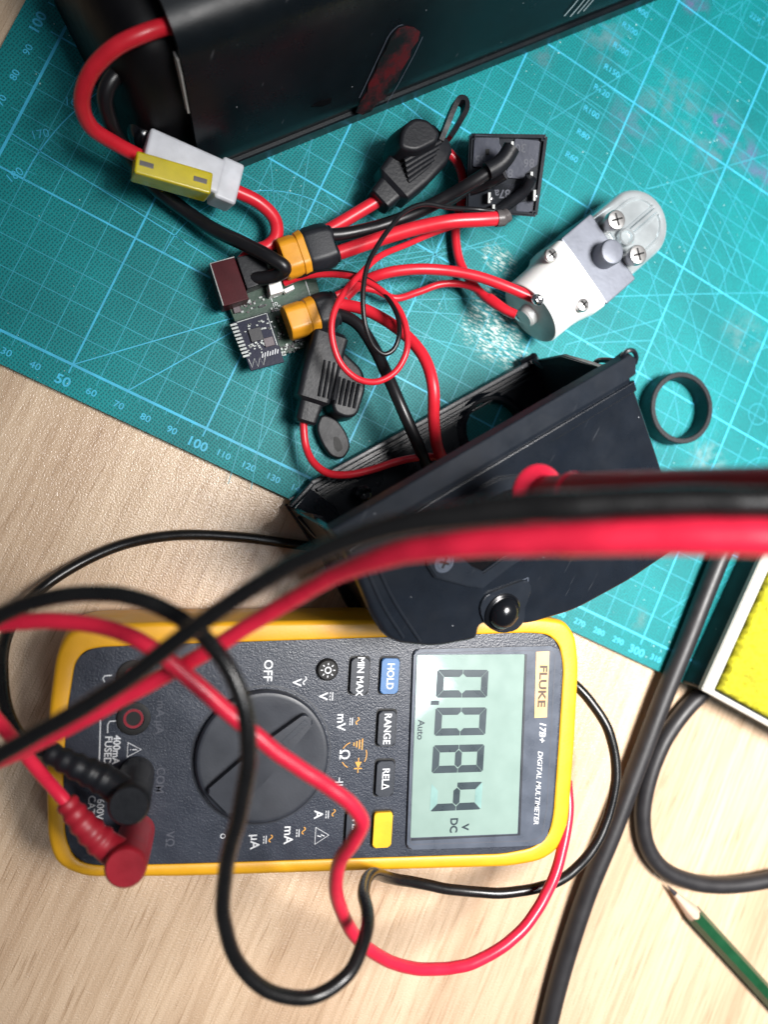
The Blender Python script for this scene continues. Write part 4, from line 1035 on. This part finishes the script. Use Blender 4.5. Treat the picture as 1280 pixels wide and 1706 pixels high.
# printing on the face
pr_, og = bmnew(), bmnew()
def ft(s, x, y, size, b_=.015, bm_=None, **k): text(pr_ if bm_ is None else bm_, s, FP(x, y), RD, TD, size, b_, **k)
def dcbar(x, y, w_=2.6, bm_=None):
    bm_ = bm_ or pr_; c_ = FP(x, y); strip(bm_, [c_-RD*w_/2+TD*.45, c_+RD*w_/2+TD*.45], .32)
    for k in (-1, 0, 1): strip(bm_, [c_+RD*(k*w_/2.7-.32)-TD*.35, c_+RD*(k*w_/2.7+.32)-TD*.35], .32)
def tilde(x, y, w_=2.6, bm_=None):
    c_ = FP(x, y); strip(bm_ or pr_, [c_+RD*(w_*(t/10-.5))+TD*.55*math.sin(t/10*2*math.pi) for t in range(11)], .34)
ft('OFF', 446, 1117, 2.9); ft('V', 494, 1137, 3.0); tilde(508, 1134, 2.8)
ft('V', 538, 1160, 3.0); dcbar(552, 1160, 3.0)
ft('mV', 568, 1203, 3.0); dcbar(585, 1202); tilde(596, 1201, 2.4, og)
ft('\u03a9', 573, 1257, 3.4); 
for i in range(4):
    strip(og, [FP(590+i*4.6, 1240)-RD*(.6+i*.45), FP(590+i*4.6, 1240)+RD*(.6+i*.45)], .42)
dd = FP(597, 1276); sheet(og, [dd-RD*1.4+TD*1.2, dd-RD*1.4-TD*1.2, dd+RD*.9]); strip(og, [dd+RD*.9-TD*1.4, dd+RD*.9+TD*1.4], .4); strip(og, [dd-RD*2.8, dd-RD*1.4], .35); strip(og, [dd+RD*.9, dd+RD*2.4], .35)
strip(og, circle(FP(588, 1258), 4.9, RD, TD, 60, 110, 10), .3); strip(og, circle(FP(590, 1258), 4.6, RD, TD, 200, 240, 8), .3); strip(og, circle(FP(590, 1258), 4.6, RD, TD, 300, 335, 8), .3)
cc_ = FP(565, 1305); strip(pr_, [cc_-RD*.4-TD*1.4, cc_-RD*.4+TD*1.4], .36); strip(pr_, [cc_+RD*.6-TD*1.4, cc_+RD*.6+TD*1.4], .36); strip(pr_, [cc_-RD*2, cc_-RD*.4], .34); strip(pr_, [cc_+RD*.6, cc_+RD*2.2], .34)
ft('A', 530, 1357, 3.0); dcbar(545, 1357); tilde(556, 1354, 2.4, og)
ft('mA', 480, 1391, 3.0); dcbar(496, 1388); tilde(506, 1384, 2.4, og)
ft('\u00b5A', 424, 1402, 3.0); dcbar(441, 1399); tilde(451, 1397, 2.4, og)
strip(pr_, circle(FP(371, 1393), .7, RD, TD, 0, 360, 16), .3, closed=True)
tw_ = FP(535, 1392); strip(pr_, [tw_-RD*2.9-TD*2.0, tw_+RD*2.9-TD*2.0, tw_+TD*2.7], .3, closed=True)
strip(pr_, [tw_+TD*1.2+RD*.3, tw_-RD*.3, tw_+RD*.4, tw_-TD*1.3], .3)
ft('400mA', 193, 1249, 2.2); ft('FUSED', 179, 1250, 2.2)
tw_ = FP(222, 1249); strip(pr_, [tw_-RD*2.3-TD*1.8, tw_+RD*2.3-TD*1.8, tw_+TD*2.4], .36, closed=True); strip(pr_, [tw_-TD*.3, tw_+TD*1.1], .3); strip(pr_, [tw_-TD*1.1, tw_-TD*.8], .3)
strip(pr_, [FP(167, 1200), FP(165, 1272)], .35); strip(pr_, [FP(193, 1201), FP(182, 1202), FP(179, 1208), FP(179, 1221)], .35); strip(pr_, [FP(186, 1125), FP(174, 1126), FP(171, 1131), FP(174, 1136)], .35)
ft('600V', 166, 1348, 2.2, .005); ft('CAT III', 151, 1350, 2.2, .005)
lo = bmnew()
for s_, x, y in (('mA \u00b5A', 266, 1195), ('COM', 266, 1300), ('V\u03a9', 282, 1398), ('A', 268, 1125)): text(lo, s_, FP(x, y), RD, TD, 2.6, .01)
obj('white_lettering', pr_, M['silk'], mm, smooth=False, kind='stuff'); obj('orange_symbols', og, M['orange_ink'], mm, smooth=False); obj('moulded_lettering', lo, M['silk_dim'], mm, smooth=False)
# sockets
for x, y in ((222, 1197), (222, 1127), (226, 1288), (228, 1383)):
    bm = bmnew(); o_ = FP(x, y, 0); lathe(bm, o_, UP, [(5.3, -.3), (5.3, .35), (4.9, .6), (3.4, .6), (3.3, -.1), (2.6, -.1)], 36); sk_ = obj('socket', bm, M['hole'], mm)
    bm = bmnew(); lathe(bm, o_, UP, [(3.1, -.05), (3.1, .3), (2.3, .3), (2.3, -.05)], 32); obj('socket_ring', bm, M['socket_red'] if y != 1288 else M['hole'], sk_)
    bm = bmnew(); lathe(bm, o_, UP, [(2.25, .05), (0, .05)], 24); obj('socket_hole', bm, M['hole'], sk_)
# display
bm = bmnew(); bz = roundpoly([FP(x, y, 1.2) for x, y in ((690, 1082), (926, 1076), (936, 1086), (934, 1150), (921, 1349), (911, 1402), (890, 1409), (678, 1416))], 2.0, 4)
prism(bm, bz, (0, 0, -1.6), .7, 3); ds = obj('display_window', bm, M['bezel'], mm)
bm = bmnew(); strip(bm, roundpoly([FP(x, y, 1.26) for x, y in ((697, 1088), (918, 1083), (926, 1092), (912, 1345), (903, 1394), (884, 1401), (684, 1407))], 1.6, 4), .35, closed=True); obj('window_groove', bm, M['silk_dim'], ds, smooth=False)
lc_ = [(695, 1091), (875, 1090), (863, 1389), (684, 1396)]
bm = bmnew(); prism(bm, roundpoly([FP(x, y, 1.4) for x, y in lc_], .5, 3), (0, 0, -.6), .12, 2); lcd = obj('lcd', bm, M['lcd'], ds, smooth=False)
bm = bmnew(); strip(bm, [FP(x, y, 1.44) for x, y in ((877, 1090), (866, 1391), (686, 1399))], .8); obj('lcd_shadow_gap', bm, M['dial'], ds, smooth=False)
def seg7(bm, c_, w_, h_, segs, t=2.6, lift=1.45):
    """c_ centre on the lcd; w_ x h_ mm digit made of mitred segments"""
    X_, Y_ = RD, TD; g = .13; W2, H2 = w_/2, h_/2
    def q(*pp): sheet(bm, [c_+X_*a_+Y_*b_ for a_, b_ in pp])
    rc_ = 1.0
    S_ = {'a': ((-W2+g+rc_*.4, H2), (W2-g-rc_*.4, H2), (W2-.35, H2-.35), (W2-t-g*.3, H2-t), (-W2+t+g*.3, H2-t), (-W2+.35, H2-.35)),
          'd': ((-W2+g+rc_*.4, -H2), (-W2+.35, -H2+.35), (-W2+t+g*.3, -H2+t), (W2-t-g*.3, -H2+t), (W2-.35, -H2+.35), (W2-g-rc_*.4, -H2)),
          'b': ((W2, H2-g-.6), (W2, g+.0), (W2-t*.55, g*.6), (W2-t, t*.5), (W2-t, H2-t-g), (W2-.25, H2-.25-g)),
          'c': ((W2, -H2+g+.6), (W2-.25, -H2+.25+g), (W2-t, -H2+t+g), (W2-t, -t*.5), (W2-t*.55, -g*.6), (W2, -g)),
          'f': ((-W2, H2-g-.6), (-W2+.25, H2-.25-g), (-W2+t, H2-t-g), (-W2+t, t*.5), (-W2+t*.55, g*.6), (-W2, g)),
          'e': ((-W2, -H2+g+.6), (-W2, -g), (-W2+t*.55, -g*.6), (-W2+t, -t*.5), (-W2+t, -H2+t+g), (-W2+.25, -H2+.25+g)),
          'g': ((-W2+t*.7, 0), (-W2+t+.25, t*.48), (W2-t-.25, t*.48), (W2-t*.7, 0), (W2-t-.25, -t*.48), (-W2+t+.25, -t*.48))}
    for s_ in segs: q(*S_[s_])
for (x, y), on in zip(((771, 1139), (768, 1202), (764, 1264), (761, 1327)), ('abcdef', 'abcdef', 'abcdefg', 'bcfg')):
    bm = bmnew(); seg7(bm, FP(x, y, 1.46), 9.9, 19.4, on); obj('digit', bm, M['segment'], lcd, smooth=False)
bm = bmnew(); seg7(bm, FP(761, 1327, 1.45), 9.9, 19.4, 'ad'); obj('faded_segment', bm, M['ghost'], lcd, smooth=False)
bm = bmnew(); c_ = FP(725, 1171, 1.46); sheet(bm, [c_+RD*a_+TD*b_ for a_, b_ in ((-.75, -1.5), (.75, -1.5), (.75, 1.5), (-.75, 1.5))]); obj('decimal_point', bm, M['segment'], lcd, smooth=False)
bm = bmnew(); text(bm, 'Auto', FP(701, 1216, 1.46), RD, TD, 2.4, .02); text(bm, 'V', FP(775, 1378, 1.46), RD, TD, 2.5, .04); text(bm, 'DC', FP(756, 1375, 1.46), RD, TD, 2.7, .035, sx=.95); obj('lcd_words', bm, M['segment'], lcd, smooth=False)
bm = bmnew(); prism(bm, [FP(x, y, 1.36) for x, y in ((894, 1086), (916, 1085), (912, 1195), (891, 1196))], (0, 0, -.2)); pt_ = obj('brand_plate', bm, M['plate'], ds, smooth=False)
bm = bmnew(); text(bm, 'FLUKE', FP(904, 1143, 1.42), RD, TD, 2.9, .035, sx=1.32); obj('brand_lettering', bm, M['plate_ink'], ds, smooth=False)
bm = bmnew(); text(bm, '17B+', FP(904, 1219, 1.34), RD, TD, 2.5, .02, sx=1.0, shear=.25); text(bm, 'DIGITAL MULTIMETER', FP(897, 1312, 1.34), RD, TD, 1.95, .008, sx=.98, shear=.25); obj('model_lettering', bm, M['silk'], ds, smooth=False)

# ------------------------------------------------------------------ plugs in the meter
def meter_plug(label, jack, head, tail, mat, rh):
    base = at(*jack, MZ+.7); top = at(*head, MZ+31)
    t = thing('lead_plug', label, 'plug', base, 'lead plugs in the multimeter')
    ax = (top-base).normalized(); Lp = (top-base).length
    bm = bmnew(); lathe(bm, base, ax, [(4.6, 0), (5.4, .6), (5.6, 6), (rh-.2, 12), (rh, Lp-3), (rh-.05, Lp-.8), (rh-.7, Lp), (0, Lp+.1)], 40)
    obj('plug_body', bm, M[mat], t, angle=40)
    s0 = base+ax*(Lp-6.0); tp = [s0]+[at(*q) for q in tail]
    P = catmull(tp, 10); n_ = len(P); rr = [5.0-2.3*(i/(n_-1))+(.45 if (i//2) % 2 == 0 and i > n_*.35 else 0) for i in range(n_)]
    bm = tube(bmnew(), P, rr, 18); obj('strain_relief', bm, M[mat], t, angle=60)
    return P[-1]
eb = meter_plug('black right angle plug with ribbed sleeve pushed into the multimeter', (228, 1288), (214, 1343), [(180, 1302, 58), (130, 1278, 58), (78, 1252, 56)], 'rubber', 5.9)
er = meter_plug('dark red right angle plug with ribbed sleeve pushed into the multimeter corner', (229, 1383), (208, 1447), [(176, 1408, 58), (138, 1372, 58), (108, 1334, 56)], 'plug_red', 5.9)

# ------------------------------------------------------------------ test leads
wire('test_lead', 'thin black lead arching across the table from the black plug to the black housing', M['lead_black'],
     [(86, 1257, 56), (56, 1244, 54), (30, 1222, 50), (10, 1180, 44), (3, 1130, 36), (5, 1080, 27), (22, 1034, 18), (58, 990, 10), (116, 948, 5), (200, 909, 2.1), (290, 892, 2.1), (400, 895, 2.1), (470, 904, 2.1), (535, 913, 2.1), (580, 920, 2.1)], 1.9, 'test lead', 'test leads', seg=16)
wire('test_lead', 'short red lead running from the dark red plug off the left edge', M['lead_red'],
     [(116, 1344, 57), (92, 1316, 58), (60, 1280, 62), (28, 1240, 66), (0, 1206, 70), (-40, 1160, 74)], 1.9, 'test lead', 'test leads', seg=16)
lead('test_lead', 'black lead in a big loop falling over the meter dial and round its right side', M['lead_black'],
     [(-40, 1050, 186), (0, 1026, 184), (60, 1001, 182), (150, 989, 181), (230, 998, 180), (308, 1036, 180), (365, 1090, 178), (401, 1165, 178), (412, 1250, 180), (398, 1350, 186), (378, 1440, 194), (373, 1530, 202), (400, 1608, 208), (450, 1650, 212), (520, 1661, 217), (580, 1622, 222), (612, 1548, 232), (604, 1486, 250), (618, 1458, 268),
      (660, 1464, 285), (750, 1481, 296), (850, 1487, 302), (930, 1468, 306), (985, 1420, 309), (1016, 1350, 312), (1026, 1280, 314), (1013, 1215, 315), (988, 1172, 316), (958, 1140, 317), (920, 1115, 319)], 1.95, group='test leads')
lead('test_lead', 'red lead crossing the dial, kinked over the keys and curling below the meter', M['lead_red'],
     [(-40, 1046, 198), (0, 1040, 197), (60, 1035, 196), (130, 1037, 195), (200, 1052, 194), (268, 1088, 194), (330, 1142, 196), (400, 1203, 200), (470, 1258, 204), (540, 1308, 208), (584, 1342, 211), (603, 1370, 214), (590, 1400, 218), (568, 1432, 224), (560, 1480, 232), (575, 1535, 242), (612, 1580, 252), (660, 1606, 262), (720, 1614, 272), (790, 1602, 281), (850, 1567, 288), (896, 1515, 294), (924, 1460, 298), (940, 1402, 302), (948, 1350, 306), (945, 1300, 309)], 2.05, group='test leads')
thick_lead('test_lead', 'blurred black lead sweeping from left to right, thickening into a dark handle', M['lead_black'],
     [(-50, 1282, 176, 1.95), (0, 1256, 174, 1.95), (60, 1222, 172, 1.95), (150, 1170, 171, 1.95), (240, 1112, 170, 1.95), (330, 1042, 168, 1.95), (400, 992, 166, 1.95), (480, 945, 163, 1.95), (560, 908, 160, 2.0), (660, 876, 157, 2.3),
      (760, 858, 155, 2.7), (880, 846, 153, 2.95), (1000, 841, 152, 3.0), (1140, 838, 151, 3.0), (1300, 836, 150, 3.0), (1400, 834, 150, 3.0)], group='test leads')
thick_lead('test_lead', 'blurred red lead beneath the black one, thickening into a bright red handle', M['lead_red'],
     [(-50, 1290, 205, 2.05), (0, 1266, 203, 2.05), (60, 1238, 202, 2.05), (150, 1192, 201, 2.05), (240, 1143, 200, 2.05), (330, 1094, 198, 2.05), (400, 1050, 195, 2.05), (480, 1003, 189, 2.1), (560, 957, 180, 2.2), (640, 926, 171, 2.6),
      (740, 909, 164, 2.8), (850, 901, 159, 3.1), (980, 897, 155, 3.4), (1120, 895, 152, 3.6), (1300, 894, 150, 3.7), (1400, 894, 150, 3.7)], group='test leads')
# red probe
pr0, pr1 = atd(896, 826, 224), atd(1420, 822, 142); ax = (pr1-pr0).normalized()
t = thing('test_probe', 'blurred dark red test probe with finger guard lying across the black housing', 'test probe', pr0.xy.to_3d())
bm = bmnew(); lathe(bm, pr0, ax, [(4.6, 1), (5.4, 3), (5.5, 10), (5.6, 15), (5.9, 17), (5.6, 60), (5.3, (pr1-pr0).length)], 36); obj('handle', bm, M['plug_red'], t)
bm = bmnew(); lathe(bm, pr0, ax, [(4.0, -1.6), (7.2, -1.2), (8.4, -.2), (8.7, 1.0), (8.0, 2.2), (5.5, 3.6)], 40); obj('finger_guard', bm, M['lead_red'], t)
bm = bmnew(); lathe(bm, pr0, ax, [(5.6, 14.2), (6.1, 14.8), (6.25, 15.8), (5.8, 17.0)], 40); obj('ring', bm, M['lead_red'], t)
bm = bmnew(); lathe(bm, pr0, -ax, [(1.9, -2), (1.8, 6), (1.2, 7), (1.0, 10), (.3, 12), (0, 12.2)], 20); obj('tip', bm, M['pvc_black'], t)

# ------------------------------------------------------------------ thick mains cables, tray, pencil
wire('power_cable', 'straight thick black cable running down beside the sponge tray', M['cable_grey'],
     [(1240, 840, 9), (1213, 900, 8), (1183, 972, 7.6), (1143, 1073, 7.2), (1105, 1165, 6.6), (1062, 1278, 6), (1021, 1386, 6), (981, 1482, 5.5), (951, 1570, 5), (929, 1645, 4.6), (908, 1730, 4.2), (890, 1800, 4)], 4.0, 'cable', 'thick black cables', seg=20)
wire('power_cable', 'curved thick black cable coming from under the sponge tray', M['cable_grey'],
     [(1215, 1110, 4), (1180, 1146, 4), (1142, 1184, 4), (1106, 1236, 4), (1081, 1300, 4), (1071, 1360, 4), (1079, 1410, 4), (1104, 1446, 4.2), (1150, 1468, 4.5), (1212, 1475, 5), (1300, 1462, 6), (1360, 1445, 6)], 3.5, 'cable', 'thick black cables', seg=20)
TZ = 17.0
tr = thing('sponge_tray', 'black sided tray with a cream rim holding a yellow sponge', 'tray', at(1250, 1120, 3))
c0 = at(1171, 1148, TZ); e1 = (at(1277, 914, TZ)-c0); e2 = (at(1280, 1208, TZ)-c0)
e1n = e1.normalized(); e2n = (e2-e1n*e2.dot(e1n)).normalized()
A1, A2 = 95.0, 70.0
bm = bmnew(); prism(bm, roundpoly([c0+UP*-.6, c0+e1n*A1+UP*-.6, c0+e1n*A1+e2n*A2+UP*-.6, c0+e2n*A2+UP*-.6], 1.2, 3), (0, 0, -TZ+3.2+.6), .4, 2); obj('tray_side', bm, M['tray_dark'], tr)
bm = bmnew()
rimo = [c0-e1n*.4-e2n*.3, c0+e1n*A1-e2n*.3, c0+e1n*A1+e2n*A2, c0-e1n*.4+e2n*A2]; cx_ = sum(rimo, Vector())/4
wd = 5.4
rimi = [c0+e1n*1.8+e2n*wd, c0+e1n*(A1-wd)+e2n*wd, c0+e1n*(A1-wd)+e2n*(A2-wd), c0+e1n*1.8+e2n*(A2-wd)]
R_ = [[bm.verts.new(p+UP*h_) for p in q] for q, h_ in ((rimo, -2.4), (rimo, .4), (rimi, .4), (rimi, -2))]
for A, B in zip(R_, R_[1:]):
    for k in range(4): bm.faces.new((A[k], A[(k+1) % 4], B[(k+1) % 4], B[k]))
bmesh.ops.bevel(bm, geom=[e for e in bm.edges if not e.is_boundary], offset=.4, segments=2, affect='EDGES'); obj('tray_rim', bm, M['tray'], tr)
bm = bmnew()
sp = thing('sponge', 'bright yellow cleaning sponge sitting in the cream rimmed tray', 'sponge', (rimi[0].x, rimi[0].y, 6))
nx, ny = 130, 90; rows = []
from mathutils import noise as mn
W1, W2 = A1-wd-3.0, A2-2*wd-1.0
for i in range(nx+1):
    rw = []
    for j in range(ny+1):
        p = rimi[0]+e1n*(.8+W1*i/nx)+e2n*(.5+W2*j/ny)
        ed_ = min(i, nx-i, j*1.3, (ny-j)*1.3); rd = 1-min(1, ed_/3)
        h_ = 2.6-2.6*rd**2+1.5*mn.noise(p*.22)+1.3*mn.noise(p*.6)+.9*mn.noise(p*1.1)
        rw.append(bm.verts.new(p+UP*h_+e2n*mn.noise(p*.5+UP*9)*.7*(j in (0, ny))))
    rows.append(rw)
for i in range(nx):
    for j in range(ny): bm.faces.new((rows[i][j], rows[i+1][j], rows[i+1][j+1], rows[i][j+1]))
bd = [e for e in bm.edges if e.is_boundary]; r_ = bmesh.ops.extrude_edge_only(bm, edges=bd); bmesh.ops.translate(bm, vec=(0, 0, -9), verts=[v for v in r_['geom'] if isinstance(v, bmesh.types.BMVert)])
obj('sponge_body', bm, M['sponge'], sp, angle=80)
# pencil
pt0, ptb, pt1 = at(1107, 1476, 2.2), at(1155, 1521, 3.7), at(1330, 1712, 3.7)
pc_ = thing('pencil', 'sharpened green hexagonal pencil lying on the wooden table', 'pencil', pt0.xy.to_3d())
ax = (pt1-ptb).normalized(); sd = ax.cross(UP).normalized(); Rp = 3.75
def hexr(c_, r, a0=0): return [c_+(sd*math.cos(math.radians(60*k+a0))+UP*math.sin(math.radians(60*k+a0)))*r for k in range(6)]
bm = bmnew(); N_ = 36
def ringp(c_, f): return [c_+(sd*math.cos(2*math.pi*k/N_)+UP*math.sin(2*math.pi*k/N_))*f(2*math.pi*k/N_) for k in range(N_)]
hexf = lambda th: Rp*math.cos(math.pi/6)/math.cos(((th) % (math.pi/3))-math.pi/6)
sec0 = [p+ax*(1.6*abs(math.sin(3*2*math.pi*k/N_/1.0)))-ax*.4 for k, p in enumerate(ringp(ptb, hexf))]
sweep_sec(bm, [sec0, ringp(ptb+ax*6, hexf), ringp(pt1, hexf)]); obj('painted_body', bm, M['pencil'], pc_, angle=25)
tip = ptb-ax*((ptb-pt0).length); tip.z = 3.4
ang = [2*math.pi*k/N_ for k in range(N_)]
bm = bmnew(); sweep_sec(bm, [ringp(ptb+ax*1.3, lambda th: hexf(th)*.985), ringp(ptb+ax*.0, lambda th: hexf(th)*.93), ringp(tip+(ptb-tip)*.30, lambda th: 1.15)]); obj('bare_wood', bm, M['cedar'], pc_, angle=50)
bm = bmnew(); sweep_sec(bm, [ringp(tip+(ptb-tip)*.31, lambda th: 1.12), ringp(tip+(ptb-tip)*.12, lambda th: .55), ringp(tip, lambda th: .12)]); obj('graphite_tip', bm, M['lead'], pc_, angle=50)
